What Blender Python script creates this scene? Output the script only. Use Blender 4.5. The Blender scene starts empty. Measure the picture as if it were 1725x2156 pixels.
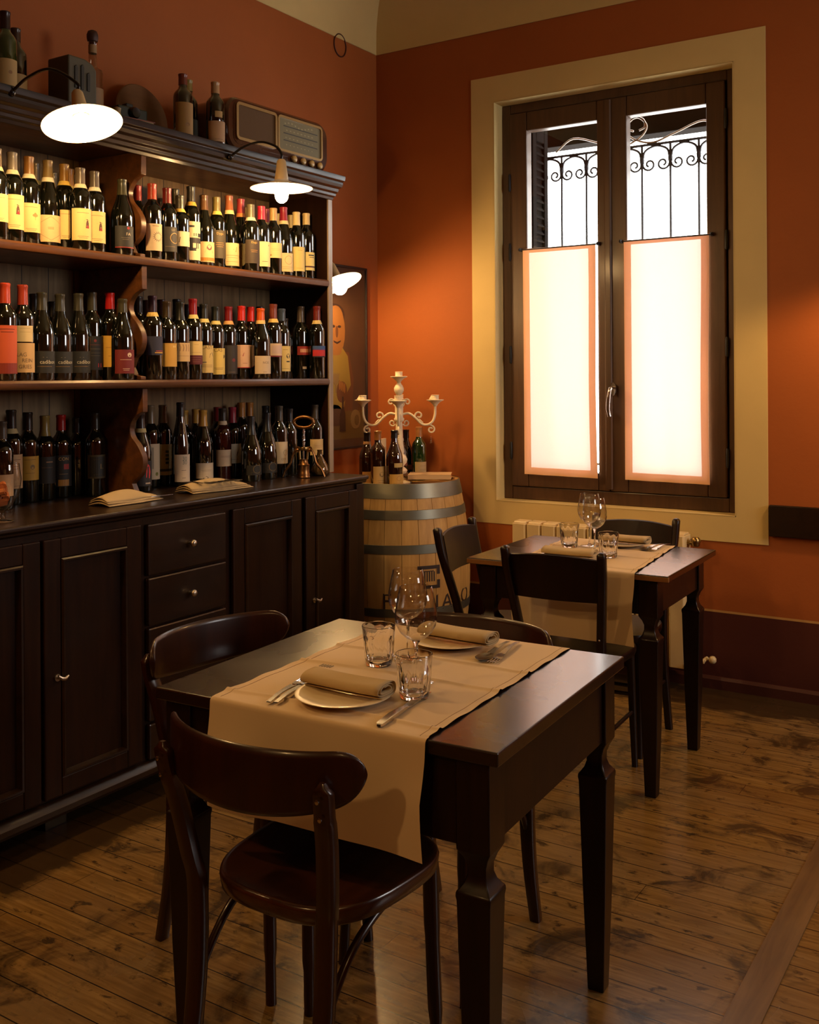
import bpy, math, random
from mathutils import Vector, Matrix
R = math.radians
random.seed(7)
scene = bpy.context.scene
COL = scene.collection

# ------------------------------------------------------------------ camera, world, light, exposure
EYE = 1.41
yaw = math.atan((2240 - 862) / 2149.0)
roll = 0.00634
cam_data = bpy.data.cameras.new('camera')
cam = bpy.data.objects.new('camera', cam_data)
COL.objects.link(cam)
fw = Vector((-math.sin(yaw), math.cos(yaw), 0))
rt = Vector((math.cos(yaw), math.sin(yaw), 0))
up = Vector((0, 0, 1))
cr = rt * math.cos(roll) - up * math.sin(roll)
cu = rt * math.sin(roll) + up * math.cos(roll)
cam.matrix_world = Matrix(((cr.x, cu.x, -fw.x, 0), (cr.y, cu.y, -fw.y, 0), (cr.z, cu.z, -fw.z, EYE), (0, 0, 0, 1)))
cam_data.sensor_fit = 'VERTICAL'
cam_data.sensor_height = 24.0
cam_data.sensor_width = 24.0
cam_data.lens = 24.0 * 2149.0 / 2156.0
cam_data.shift_y = -(1078 - 793.7) / 2156.0
cam_data.clip_start = 0.05
scene.camera = cam

scene.view_settings.view_transform = 'Standard'
scene.view_settings.look = 'None'
scene.view_settings.exposure = 0.05
scene.view_settings.gamma = 1.0
scene.view_settings.use_curve_mapping = False
cy = scene.cycles
cy.use_denoising = True
cy.max_bounces = 10
cy.diffuse_bounces = 5
cy.glossy_bounces = 4
cy.transmission_bounces = 10
cy.transparent_max_bounces = 16
cy.caustics_reflective = False
cy.caustics_refractive = False
cy.sample_clamp_indirect = 4.0
cy.use_light_tree = True
cy.blur_glossy = 0.5

world = bpy.data.worlds.new('overcast_sky')
scene.world = world
world.use_nodes = True
SKY = 11.0
bg = world.node_tree.nodes['Background']
bg.inputs[0].default_value = (1.0, 0.97, 0.93, 1)
bg.inputs[1].default_value = SKY

WARM = (1.0, 0.56, 0.2)
BULB = 540.0
def portal(loc, rot, sx, sy):
    l = bpy.data.lights.new('window_portal', 'AREA'); l.shape = 'RECTANGLE'; l.size = sx; l.size_y = sy
    l.cycles.is_portal = True
    o = bpy.data.objects.new('window_portal', l); COL.objects.link(o); o.location = loc; o.rotation_euler = rot
portal((-1.83, 5.0, 1.80), (R(-90), 0, 0), 1.3, 2.2)
portal((2.45, 3.65, 2.1), (R(90), 0, R(90)), 1.3, 1.2)
def lamp(name, loc, watts, rad=0.05, col=WARM):
    l = bpy.data.lights.new(name, 'SPOT'); l.energy = watts; l.shadow_soft_size = rad; l.color = col
    l.spot_size = R(156); l.spot_blend = .35      # a bulb under an enamel dish: no light upwards
    o = bpy.data.objects.new(name, l); COL.objects.link(o); o.location = loc
lamp('wall_lamp_right', (-0.35, 4.22, 1.95), 40)
lamp('ceiling_lamp_front', (0.6, 0.4, 2.5), 20)
lamp('ceiling_lamp_back', (-1.3, -0.7, 2.5), 38)
lamp('shelf_lamp_left', (-2.45, 0.9, 2.15), 30)

# ------------------------------------------------------------------ helpers
ORG = {}
class B:
    def __init__(s): s.v = []; s.f = []; s.m = []
    def add(s, vs, fs, mi=0):
        n = len(s.v); s.v += [tuple(p) for p in vs]
        s.f += [tuple(i + n for i in f) for f in fs]; s.m += [mi] * len(fs); return s
    def box(s, x0, x1, y0, y1, z0, z1, mi=0):
        x0, x1 = sorted((x0, x1)); y0, y1 = sorted((y0, y1)); z0, z1 = sorted((z0, z1))
        return s.add([(x0,y0,z0),(x1,y0,z0),(x1,y1,z0),(x0,y1,z0),(x0,y0,z1),(x1,y0,z1),(x1,y1,z1),(x0,y1,z1)],
              [(0,3,2,1),(4,5,6,7),(0,1,5,4),(1,2,6,5),(2,3,7,6),(3,0,4,7)], mi)
    def lathe(s, prof, seg=24, c=(0,0,0), mi=0, a0=0.0, a1=2*math.pi, sx=1, sy=1):
        full = abs(a1 - a0 - 2*math.pi) < 1e-6
        n = seg if full else seg + 1
        vs = []; rings = []
        for r, z in prof:
            if r < 1e-6:
                rings.append([len(vs)]*n); vs.append((c[0], c[1], c[2]+z))
            else:
                st = len(vs)
                for i in range(n):
                    a = a0 + (a1-a0)*i/seg
                    vs.append((c[0]+r*sx*math.cos(a), c[1]+r*sy*math.sin(a), c[2]+z))
                rings.append(list(range(st, st+n)))
        fs = []
        for k in range(len(rings)-1):
            A, Bq = rings[k], rings[k+1]
            for i in range(seg):
                j = (i+1) % n
                q = [A[i], A[j], Bq[j], Bq[i]]
                u = []
                for t in q:
                    if t not in u: u.append(t)
                if len(u) >= 3: fs.append(tuple(u))
        return s.add(vs, fs, mi)
    def tube(s, pts, r, seg=8, mi=0, flat=1.0, closed=False):
        pts = [Vector(p) for p in pts]; n = len(pts)
        rr = r if isinstance(r, (list, tuple)) else [r]*n
        t0 = (pts[1]-pts[0]).normalized()
        ref = Vector((0,0,1)) if abs(t0.z) < .9 else Vector((1,0,0))
        nrm = (ref - t0*ref.dot(t0)).normalized()
        vs = []
        for i in range(n):
            if closed: t = (pts[(i+1)%n]-pts[i-1]).normalized()
            else: t = (pts[min(i+1,n-1)]-pts[max(i-1,0)]).normalized()
            nrm = (nrm - t*nrm.dot(t)).normalized()
            bn = t.cross(nrm)
            for k in range(seg):
                a = 2*math.pi*k/seg
                p = pts[i] + (nrm*math.cos(a)*flat + bn*math.sin(a))*rr[i]
                vs.append(tuple(p))
        fs = []
        for i in range(n if closed else n-1):
            for k in range(seg):
                k2 = (k+1)%seg; i2 = (i+1)%n
                fs.append((i*seg+k, i*seg+k2, i2*seg+k2, i2*seg+k))
        if not closed:
            fs.append(tuple(range(seg-1,-1,-1))); fs.append(tuple((n-1)*seg+k for k in range(seg)))
        return s.add(vs, fs, mi)
    def prism(s, poly, axis, a0, a1, mi=0):
        # poly in the plane perpendicular to axis: x -> (y,z), y -> (x,z), z -> (x,y)
        def P(u, v, a): return {'x': (a,u,v), 'y': (u,a,v), 'z': (u,v,a)}[axis]
        n = len(poly)
        vs = [P(u,v,a0) for u,v in poly] + [P(u,v,a1) for u,v in poly]
        fs = [tuple(range(n)), tuple(range(2*n-1, n-1, -1))] + [(i, i+n, (i+1)%n+n, (i+1)%n) for i in range(n)]
        return s.add(vs, fs, mi)
    def loft(s, secs, mi=0, cap=True):
        n = len(secs[0]); vs = [p for q in secs for p in q]; fs = []
        for k in range(len(secs)-1):
            for i in range(n):
                j = (i+1)%n; fs.append((k*n+i, k*n+j, (k+1)*n+j, (k+1)*n+i))
        if cap: fs.append(tuple(range(n-1,-1,-1))); fs.append(tuple((len(secs)-1)*n+i for i in range(n)))
        return s.add(vs, fs, mi)
    def sheet(s, fn, nu, nv, mi=0):
        vs = [fn(i/nu, j/nv) for j in range(nv+1) for i in range(nu+1)]
        fs = [(j*(nu+1)+i, j*(nu+1)+i+1, (j+1)*(nu+1)+i+1, (j+1)*(nu+1)+i) for j in range(nv) for i in range(nu)]
        return s.add(vs, fs, mi)
    def ball(s, c, r, seg=12, mi=0, sz=1.0):
        n = max(4, seg//2)
        return s.lathe([(r*math.sin(math.pi*i/n) if 0 < i < n else 0, -r*sz*math.cos(math.pi*i/n)) for i in range(n+1)], seg, c, mi)

def mk(name, b, mats, parent=None, world=False, smooth=35, bevel=0, solid=0, bseg=2, **props):
    me = bpy.data.meshes.new(name)
    off = Vector((0,0,0))
    if parent is not None and world: off = ORG.get(parent.name, Vector((0,0,0)))
    me.from_pydata([(x-off.x, y-off.y, z-off.z) for x,y,z in b.v], [], b.f)
    if not isinstance(mats, (list, tuple)): mats = [mats]
    for m in mats: me.materials.append(m)
    if len(mats) > 1: me.polygons.foreach_set('material_index', b.m)
    me.update()
    import bmesh
    bm = bmesh.new(); bm.from_mesh(me); bmesh.ops.recalc_face_normals(bm, faces=bm.faces); bm.to_mesh(me); bm.free()
    if smooth:
        me.polygons.foreach_set('use_smooth', [True]*len(me.polygons))
        me.set_sharp_from_angle(angle=R(smooth))
    o = bpy.data.objects.new(name, me); COL.objects.link(o)
    if parent is not None: o.parent = parent
    ORG[o.name] = off
    if solid:
        md = o.modifiers.new('solid', 'SOLIDIFY'); md.thickness = solid; md.offset = 0
    if bevel:
        md = o.modifiers.new('bevel', 'BEVEL'); md.width = bevel; md.segments = bseg; md.limit_method = 'ANGLE'; md.angle_limit = R(35)
    for k, v in props.items(): o[k] = v
    return o
def thing(name, label, cat, loc=(0,0,0), rz=0.0, group=None):
    o = bpy.data.objects.new(name, None); COL.objects.link(o); o.empty_display_size = .05
    o.location = loc; o.rotation_euler = (0,0,rz); o['label'] = label; o['category'] = cat
    if group: o['group'] = group
    ORG[o.name] = Vector(loc)
    return o
def copy_tree(o, parent=None):
    c = o.copy(); COL.objects.link(c)
    if parent is not None: c.parent = parent
    for ch in list(o.children): copy_tree(ch, c)
    return c
def superellipse(hx, hy, n, e=2.8, cx=0, cy=0):
    out = []
    for i in range(n):
        a = 2*math.pi*i/n; c, s_ = math.cos(a), math.sin(a)
        out.append((cx + hx*math.copysign(abs(c)**(2/e), c), cy + hy*math.copysign(abs(s_)**(2/e), s_)))
    return out
def bez(p, n=8):
    # Catmull-Rom through points
    p = [Vector(q) for q in p]; out = []
    for i in range(len(p)-1):
        a = p[i-1] if i else p[0]*2-p[1]; b, c = p[i], p[i+1]
        d = p[i+2] if i+2 < len(p) else p[-1]*2-p[-2]
        for k in range(n):
            t = k/n
            out.append(.5*((2*b) + (c-a)*t + (2*a-5*b+4*c-d)*t*t + (3*b-3*c+d-a)*t**3))
    out.append(p[-1]); return out

# ------------------------------------------------------------------ materials
def hexc(r, g, b):
    f = lambda c: (c/255/12.92) if c/255 <= .04045 else ((c/255+.055)/1.055)**2.4
    return (f(r), f(g), f(b), 1)
class NT:
    def __init__(s, name):
        s.mat = bpy.data.materials.new(name); s.mat.use_nodes = True
        s.t = s.mat.node_tree; s.t.nodes.clear()
        s.out = s.n('ShaderNodeOutputMaterial')
    def n(s, ty, **kw):
        x = s.t.nodes.new(ty)
        for k, v in kw.items(): setattr(x, k, v)
        return x
    def l(s, a, b): s.t.links.new(a, b)
    def val(s, sock, v):
        if hasattr(v, 'links'): s.l(v, sock)
        else: sock.default_value = v
    def math(s, op, a, b=0.0, c=None, clamp=False):
        x = s.n('ShaderNodeMath', operation=op, use_clamp=clamp); s.val(x.inputs[0], a); s.val(x.inputs[1], b)
        if c is not None: s.val(x.inputs[2], c)
        return x.outputs[0]
    def mix(s, f, a, b, bt='MIX'):
        x = s.n('ShaderNodeMix', data_type='RGBA', blend_type=bt); s.val(x.inputs[0], f); s.val(x.inputs[6], a); s.val(x.inputs[7], b)
        return x.outputs[2]
    def coord(s, scale=(1,1,1), which='Object', loc=(0,0,0)):
        tc = s.n('ShaderNodeTexCoord'); mp = s.n('ShaderNodeMapping'); s.l(tc.outputs[which], mp.inputs[0])
        mp.inputs['Scale'].default_value = scale; mp.inputs['Location'].default_value = loc; return mp.outputs[0]
    def noise(s, vec, scale, detail=4, rough=.55, dist=0.0):
        x = s.n('ShaderNodeTexNoise'); s.l(vec, x.inputs['Vector']); x.inputs['Scale'].default_value = scale
        x.inputs['Detail'].default_value = detail; x.inputs['Roughness'].default_value = rough; x.inputs['Distortion'].default_value = dist
        return x.outputs['Fac']
    def ramp(s, fac, stops):
        x = s.n('ShaderNodeValToRGB'); s.l(fac, x.inputs[0]); e = x.color_ramp.elements
        while len(e) > 1: e.remove(e[0])
        e[0].position, e[0].color = stops[0]
        for p, c in stops[1:]:
            q = e.new(p); q.color = c
        return x.outputs[0]
    def bsdf(s, **kw):
        x = s.n('ShaderNodeBsdfPrincipled'); s.l(x.outputs[0], s.out.inputs[0])
        for k, v in kw.items():
            s.val(x.inputs[k.replace('_', ' ')], v)
        return x
    def bump(s, h, strength=.2, dist=.01):
        x = s.n('ShaderNodeBump'); s.l(h, x.inputs['Height']); x.inputs['Strength'].default_value = strength; x.inputs['Distance'].default_value = dist
        return x.outputs[0]
def g(v): return (v, v, v, 1)
def plain(name, col, rough=.5, metal=0.0, coat=0.0, noise=0.0, nscale=20, bump=0.0, spec=.5):
    m = NT(name)
    if noise or bump:
        v = m.coord(); f = m.noise(v, nscale)
        c = m.mix(f, tuple(col[i]*(1-noise) for i in range(3))+(1,), tuple(min(1, col[i]*(1+noise)) for i in range(3))+(1,))
        b = m.bsdf(Base_Color=c, Roughness=rough, Metallic=metal)
        if bump: m.l(m.bump(f, bump, .004), b.inputs['Normal'])
    else:
        b = m.bsdf(Base_Color=col, Roughness=rough, Metallic=metal)
    b.inputs['Coat Weight'].default_value = coat; b.inputs['Coat Roughness'].default_value = .08
    b.inputs['Specular IOR Level'].default_value = spec
    return m.mat
def wood(name, dark, light, rough=.35, axis='z', scale=1.0, coat=.3, wear=0.0, wearcol=(.35,.2,.09,1), bump=.08, boards=0.0, board_axis='y', dim=1.0, spec=.5):
    dark, light, wearcol = [tuple(q*dim for q in c[:3])+(1,) for c in (dark, light, wearcol)]
    m = NT(name)
    st = {'x': (1.2,14,14), 'y': (14,1.2,14), 'z': (14,14,1.2)}[axis]
    v = m.coord(tuple(q*scale for q in st))
    f = m.noise(v, 2.2, 6, .6, .6)
    f2 = m.noise(m.coord((3,3,3)), 1.4, 3)
    c = m.ramp(f, [(.28, dark), (.72, light)])
    c = m.mix(m.math('MULTIPLY', f2, .7), c, dark)
    h = f
    if boards:
        sep = m.n('ShaderNodeSeparateXYZ'); m.l(m.coord(), sep.inputs[0])
        u = m.math('DIVIDE', sep.outputs[{'x':0,'y':1,'z':2}[board_axis]], boards)
        fr = m.math('FRACT', u)
        gap = m.math('LESS_THAN', fr, .03)
        wn = m.n('ShaderNodeTexWhiteNoise', noise_dimensions='1D'); m.l(m.math('FLOOR', u), wn.inputs['W'])
        c = m.mix(m.math('MULTIPLY', wn.outputs[0], .35), c, dark)
        c = m.mix(gap, c, (.004,.003,.002,1))
    if wear:
        wn = m.noise(m.coord((6,6,6)), 3.5, 8, .7)
        wf = m.math('GREATER_THAN', wn, 1-wear)
        c = m.mix(m.math('MULTIPLY', wf, .7), c, wearcol)
    rr = m.math('MULTIPLY_ADD', f2, .25, rough-.1)
    b = m.bsdf(Base_Color=c, Roughness=rr)
    b.inputs['Coat Weight'].default_value = coat; b.inputs['Coat Roughness'].default_value = .15; b.inputs['Specular IOR Level'].default_value = spec
    m.l(m.bump(h, bump, .003), b.inputs['Normal'])
    return m.mat
def emis(name, col, strength):
    m = NT(name); e = m.n('ShaderNodeEmission'); e.inputs[0].default_value = col; e.inputs[1].default_value = strength
    m.l(e.outputs[0], m.out.inputs[0]); return m.mat
def thin_glass(name, tint=(1,1,1,1), ior=1.45, mult=1.0):
    m = NT(name); t = m.n('ShaderNodeBsdfTransparent'); t.inputs[0].default_value = tint
    gl = m.n('ShaderNodeBsdfGlossy'); gl.inputs['Roughness'].default_value = .01
    lw = m.n('ShaderNodeLayerWeight'); lw.inputs[0].default_value = .5
    f5 = m.math('POWER', lw.outputs['Facing'], 4.0)
    mx = m.n('ShaderNodeMixShader'); m.l(m.math('MULTIPLY_ADD', f5, .85*mult, .05*mult, clamp=True), mx.inputs[0])
    m.l(t.outputs[0], mx.inputs[1]); m.l(gl.outputs[0], mx.inputs[2]); m.l(mx.outputs[0], m.out.inputs[0]); return m.mat
def real_glass(name, col=(1,1,1,1), rough=0.0):
    m = NT(name); gl = m.n('ShaderNodeBsdfGlass'); gl.inputs[0].default_value = col; gl.inputs['Roughness'].default_value = rough
    gl.inputs['IOR'].default_value = 1.48; m.l(gl.outputs[0], m.out.inputs[0]); return m.mat
def cloth(name, col, transl=None, tfac=.5, rough=.9, weave=900, bump=.15, wrinkle=0.0):
    m = NT(name)
    v = m.coord(); w = m.n('ShaderNodeTexWave'); m.l(v, w.inputs[0]); w.inputs['Scale'].default_value = weave/10
    nz = m.noise(v, 6, 4)
    c = m.mix(nz, tuple(q*.9 for q in col[:3])+(1,), col)
    b = m.bsdf(Base_Color=c, Roughness=rough); b.inputs['Specular IOR Level'].default_value = .15
    h = m.noise(m.coord((1,1,1)), 220, 2)
    if wrinkle: h = m.math('ADD', m.math('MULTIPLY', h, .15), m.math('MULTIPLY', m.noise(v, 9, 3), wrinkle))
    m.l(m.bump(h, bump, .004), b.inputs['Normal'])
    if transl:
        t = m.n('ShaderNodeBsdfTranslucent'); t.inputs[0].default_value = transl
        a = m.n('ShaderNodeAddShader'); m.l(b.outputs[0], a.inputs[0]); m.l(t.outputs[0], a.inputs[1]); m.l(a.outputs[0], m.out.inputs[0])
    return m.mat

M = {}
TERRA = (.345, .092, .018, 1)
CREAM = (.62, .46, .19, 1)
# painted wall: terracotta, dark wainscot below, fine cream line, cream cove above
def wall_mat():
    m = NT('painted_plaster_wall')
    sep = m.n('ShaderNodeSeparateXYZ'); v = m.coord(); m.l(v, sep.inputs[0]); z = sep.outputs[2]
    nz = m.noise(v, 1.7, 5, .6); fine = m.noise(v, 60, 4, .6)
    t = m.mix(nz, tuple(q*.82 for q in TERRA[:3])+(1,), tuple(q*1.15 for q in TERRA[:3])+(1,))
    low = m.mix(nz, (.055,.011,.007,1), (.085,.018,.01,1))
    c = m.mix(m.math('LESS_THAN', z, .345), t, low)
    line = m.math('MULTIPLY', m.math('GREATER_THAN', z, .343), m.math('LESS_THAN', z, .353))
    c = m.mix(line, c, (.5,.28,.09,1))
    c = m.mix(m.math('GREATER_THAN', z, 3.17), c, CREAM)
    b = m.bsdf(Base_Color=c, Roughness=.7); b.inputs['Specular IOR Level'].default_value = .3
    m.l(m.bump(fine, .18, .003), b.inputs['Normal'])
    return m.mat
M['wall'] = wall_mat()
M['cream'] = plain('cream_plaster', CREAM, .75, noise=.08, nscale=6, bump=.1)
def floor_mat():
    m = NT('worn_plank_floor')
    sep = m.n('ShaderNodeSeparateXYZ'); v = m.coord(); m.l(v, sep.inputs[0]); X, Y = sep.outputs[0], sep.outputs[1]
    u = m.math('DIVIDE', Y, .094); fr = m.math('FRACT', u); idx = m.math('FLOOR', u)
    wn = m.n('ShaderNodeTexWhiteNoise', noise_dimensions='1D'); m.l(idx, wn.inputs['W'])
    joint = m.math('FRACT', m.math('ADD', m.math('DIVIDE', X, 2.3), m.math('MULTIPLY', wn.outputs[0], 7.3)))
    gap = m.math('MAXIMUM', m.math('LESS_THAN', fr, .035), m.math('LESS_THAN', joint, .0007))
    grain = m.noise(m.coord((1.0, 16, 4)), 5, 7, .65, .5)
    blotch = m.noise(v, 1.3, 5, .6, .4)
    c = m.ramp(grain, [(.28, (.10,.048,.010,1)), (.48, (.20,.108,.024,1)), (.75, (.34,.205,.06,1))])
    c = m.mix(m.math('MULTIPLY', wn.outputs[0], .45), c, (.13,.062,.018,1))
    gry = m.ramp(blotch, [(.42, g(0)), (.68, g(1))])
    c = m.mix(m.math('MULTIPLY', gry, .45), c, (.22,.155,.085,1))
    st = m.noise(v, 5.5, 6, .62, .8); st2 = m.noise(m.coord((1,1.8,1)), 16, 4, .6, .4)
    s1 = m.ramp(st, [(.52, g(0)), (.64, g(1))]); s2 = m.ramp(st2, [(.58, g(0)), (.67, g(1))])
    sm = m.math('MAXIMUM', m.math('MULTIPLY', s1, .8), m.math('MULTIPLY', s2, .8))
    # darker strip along the cabinet and along the window wall
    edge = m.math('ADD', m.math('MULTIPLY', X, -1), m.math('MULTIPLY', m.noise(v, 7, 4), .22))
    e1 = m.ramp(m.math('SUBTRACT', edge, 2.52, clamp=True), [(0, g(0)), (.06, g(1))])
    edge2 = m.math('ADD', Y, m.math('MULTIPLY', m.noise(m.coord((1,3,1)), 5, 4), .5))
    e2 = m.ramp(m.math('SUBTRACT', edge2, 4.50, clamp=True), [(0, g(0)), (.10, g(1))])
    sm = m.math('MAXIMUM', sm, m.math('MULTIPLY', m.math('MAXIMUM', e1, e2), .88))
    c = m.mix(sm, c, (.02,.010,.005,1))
    c = m.mix(gap, c, (.012,.006,.003,1))
    rg = m.math('MULTIPLY_ADD', blotch, .26, .12)
    b = m.bsdf(Base_Color=c, Roughness=rg); b.inputs['Specular IOR Level'].default_value = .45
    h = m.math('SUBTRACT', m.math('MULTIPLY', grain, .25), gap)
    m.l(m.bump(h, .35, .003), b.inputs['Normal'])
    return m.mat
M['floor'] = floor_mat()
M['plank'] = wood('cross_board', (.09,.045,.014,1), (.26,.15,.055,1), .35, 'y', coat=0)
M['cab'] = wood('dark_stained_cabinet_wood', (.012,.0042,.0014,1), (.038,.013,.004,1), .36, 'z', coat=.08, wear=.24, wearcol=(.09,.045,.02,1), dim=0.8, spec=0.18)
M['cabh'] = wood('dark_stained_cabinet_wood_level', (.012,.0046,.0016,1), (.040,.015,.005,1), .30, 'y', coat=.15, wear=.28, wearcol=(.11,.055,.025,1), dim=0.68, spec=0.45)
M['back'] = wood('shelf_back_boards', (.13,.075,.028,1), (.40,.25,.11,1), .6, 'z', coat=0, boards=.115, board_axis='y')
M['shelfw'] = wood('shelf_wood', (.045,.015,.004,1), (.19,.068,.016,1), .34, 'y', coat=.15, wear=.3, wearcol=(.2,.1,.04,1))
M['tabletop'] = wood('dark_table_top', (.012,.005,.0018,1), (.034,.013,.004,1), .25, 'x', coat=.6, wear=.0, wearcol=(.09,.045,.02,1), bump=.05, dim=0.7, spec=0.5)
M['tablew'] = wood('dark_table_wood', (.010,.0032,.0010,1), (.030,.009,.0028,1), .34, 'z', coat=.1, wear=.18, wearcol=(.08,.035,.015,1), dim=0.62, spec=0.3)
M['chair'] = wood('polished_bentwood', (.020,.0045,.0012,1), (.058,.013,.003,1), .30, 'z', coat=.3, bump=.02, dim=0.75, spec=0.4)
M['chairs'] = wood('polished_seat_wood', (.035,.008,.002,1), (.10,.027,.006,1), .27, 'y', coat=.6, bump=.02, dim=0.8, spec=0.5)
M['chairb'] = wood('black_brown_chair_wood', (.009,.0032,.0014,1), (.028,.008,.003,1), .32, 'z', coat=.15, bump=.02, dim=0.7, spec=0.35)
M['winwood'] = wood('brown_window_wood', (.050,.021,.008,1), (.105,.048,.019,1), .42, 'z', coat=.1)
M['shutter'] = plain('dark_weathered_shutter_wood', (.005,.003,.002,1), 1.0, spec=.05)
M['linen'] = cloth('beige_linen', (.66,.50,.32,1), wrinkle=1.0, bump=.12)
M['napkin'] = cloth('beige_napkin_cotton', (.50,.37,.20,1), wrinkle=.6, bump=.1)
M['curtain'] = cloth('thin_cotton_curtain', (.80,.50,.26,1), transl=(.215,.160,.142,1))
M['ceramic'] = plain('glazed_cream_ceramic', (.80,.68,.46,1), .3, coat=.25)
M['steel'] = plain('brushed_steel', (.62,.60,.57,1), .2, 1.0)
M['brass'] = plain('aged_brass', (.30,.19,.07,1), .28, 1.0, noise=.3, nscale=30)
M['copper'] = plain('dark_copper', (.26,.13,.05,1), .34, 1.0, noise=.4, nscale=40)
M['knob'] = plain('worn_steel_knob', (.45,.40,.33,1), .3, 1.0)
M['iron'] = plain('wrought_iron', (.03,.03,.035,1), .5, .6)
M['white_iron'] = plain('chalk_white_painted_iron', (.74,.62,.44,1), .7, noise=.15, nscale=30, bump=.3)
M['glass'] = thin_glass('clear_thin_glass', (.97,.96,.94,1), 1.5, 1.5)
M['pane'] = thin_glass('window_pane_glass', (.97,.98,.98,1), 1.35)
M['cglass'] = real_glass('clear_cut_glass')
M['bottle'] = plain('dark_green_bottle_glass', (.0035,.004,.002,1), .04, coat=1.0, spec=.8)
M['gbottle'] = plain('green_bottle_glass', (.006,.03,.006,1), .04, coat=1.0, spec=.8)
M['abottle'] = plain('amber_bottle_glass', (.018,.005,.002,1), .05, coat=1.0, spec=.8)
M['rbottle'] = plain('rose_wine_bottle_glass', (.035,.005,.003,1), .05, coat=1.0, spec=.8)
M['rad'] = plain('cream_radiator_enamel', (.66,.50,.26,1), .35)
M['enamel'] = plain('white_lamp_enamel', (.85,.78,.66,1), .3)
M['socket'] = plain('cream_porcelain_socket', (.60,.42,.20,1), .35)
M['bulb'] = emis('lit_bulb', (1.0,.60,.24,1), BULB)
M['steel_hoop'] = plain('galvanised_hoop', (.17,.165,.13,1), .42, .8, noise=.25, nscale=9)
M['oak'] = wood('pale_oak_staves', (.34,.18,.045,1), (.62,.38,.12,1), .55, 'z', coat=0, bump=.08)
M['ink'] = plain('dark_print', (.02,.008,.006,1), .6)
M['black'] = plain('black_lacquer', (.006,.005,.005,1), .25)
_pc = {}
def paint(r, g_, b, rough=.55, metal=0.0):
    k = (r, g_, b, rough, metal)
    if k not in _pc: _pc[k] = plain('colour_%02x%02x%02x' % (r, g_, b), hexc(r, g_, b), rough, metal)
    return _pc[k]

# ------------------------------------------------------------------ the room
XL, XR, YB, YF = -3.16, 2.4, -2.4, 4.61
WT = .34
WX0, WX1, WZ0, WZ1 = -2.437, -1.232, .778, 2.806     # window recess in the back wall
CZ = 3.17
mk('floor', B().box(XL-.2, XR+.2, YB-.2, YF+.2, -.1, 0), M['floor'], smooth=0, kind='structure')
def holed(b, axis, p0, p1, a0, a1, z1, hx0, hx1, hz0, hz1):
    for (u0,u1,w0,w1) in ((a0,hx0,0,z1),(hx1,a1,0,z1),(hx0,hx1,0,hz0),(hx0,hx1,hz1,z1)):
        if axis == 'y': b.box(u0,u1,p0,p1,w0,w1)
        else: b.box(p0,p1,u0,u1,w0,w1)
    return b
mk('wall_back', holed(B(), 'y', YF, YF+WT, XL-.2, XR+.2, 3.6, WX0, WX1, WZ0, WZ1), M['wall'], smooth=0, kind='structure')
mk('wall_left', B().box(XL-.2, XL, YB-.2, YF, 0, 3.6), M['wall'], smooth=0, kind='structure')
mk('wall_right', holed(B(), 'x', XR, XR+.25, YB-.2, YF, 3.6, 3.0, 4.3, 1.5, 2.7), M['wall'], smooth=0, kind='structure')
mk('wall_front', B().box(XL-.2, XR+.2, YB-.2, YB, 0, 3.6), M['wall'], smooth=0, kind='structure')
# ceiling with a rounded cove all the way round
def ceiling():
    b = B(); prof = []
    r = .30; zt = 3.24
    prof = [(0.0, CZ), (0.0, zt)] + [(r*(1-math.cos(a)), zt + r*math.sin(a)) for a in [i*math.pi/2/8 for i in range(1, 9)]]
    loops = []
    for d, z in prof:
        d += .004
        loops.append([(XL+d, YB+d, z), (XR-d, YB+d, z), (XR-d, YF-d, z), (XL+d, YF-d, z)])
    vs = [p for q in loops for p in q]; fs = []
    for k in range(len(loops)-1):
        for i in range(4):
            j = (i+1) % 4; fs.append((k*4+i, k*4+j, (k+1)*4+j, (k+1)*4+i))
    n = (len(loops)-1)*4; fs.append((n, n+1, n+2, n+3))
    b.add(vs, fs)
    return b
mk('ceiling', ceiling(), M['cream'], smooth=50, kind='structure')
mk('ceiling_slab', B().box(XL-.2, XR+.2, YB-.2, YF+.34, 3.6, 3.75), M['cream'], smooth=0, kind='structure')
# painted cream surround of the window
sr = B(); t0 = YF-.004
for (a,b_,c,d) in ((-2.566,WX0,.663,2.937),(WX1,-1.092,.663,2.937),(WX0,WX1,.663,WZ0),(WX0,WX1,WZ1,2.937)): sr.box(a,b_,t0,YF+.001,c,d)
# plastered reveals belong to the same surround
sr.box(WX0-.001, WX0+.004, t0, 4.70, WZ0, WZ1); sr.box(WX1-.004, WX1+.001, t0, 4.70, WZ0, WZ1)
sr.box(WX0, WX1, t0, 4.70, WZ1-.004, WZ1+.001); sr.box(WX0, WX1, t0, 4.70, WZ0-.001, WZ0+.004)
mk('trim_1', sr, M['cream'], smooth=0, kind='structure')
mk('baseboard_back', B().prism([(YF, 0), (YF, .055), (YF-.008, .055), (YF-.016, .042), (YF-.016, 0)], 'x', XL, XR), plain('dark_red_baseboard', (.06,.014,.008,1), .5), smooth=0, kind='structure')
# rail along the wall to the right of the window
mk('trim_2', B().box(-1.086, XR, YF-.022, YF-.0005, .705, .842), M['cabh'], smooth=0, bevel=.004, kind='structure')
# cross board in the floor
mk('trim_3', B().box(-.635, -.560, -2.2, 3.45, .0, .004), M['plank'], smooth=0, kind='structure')

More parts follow.
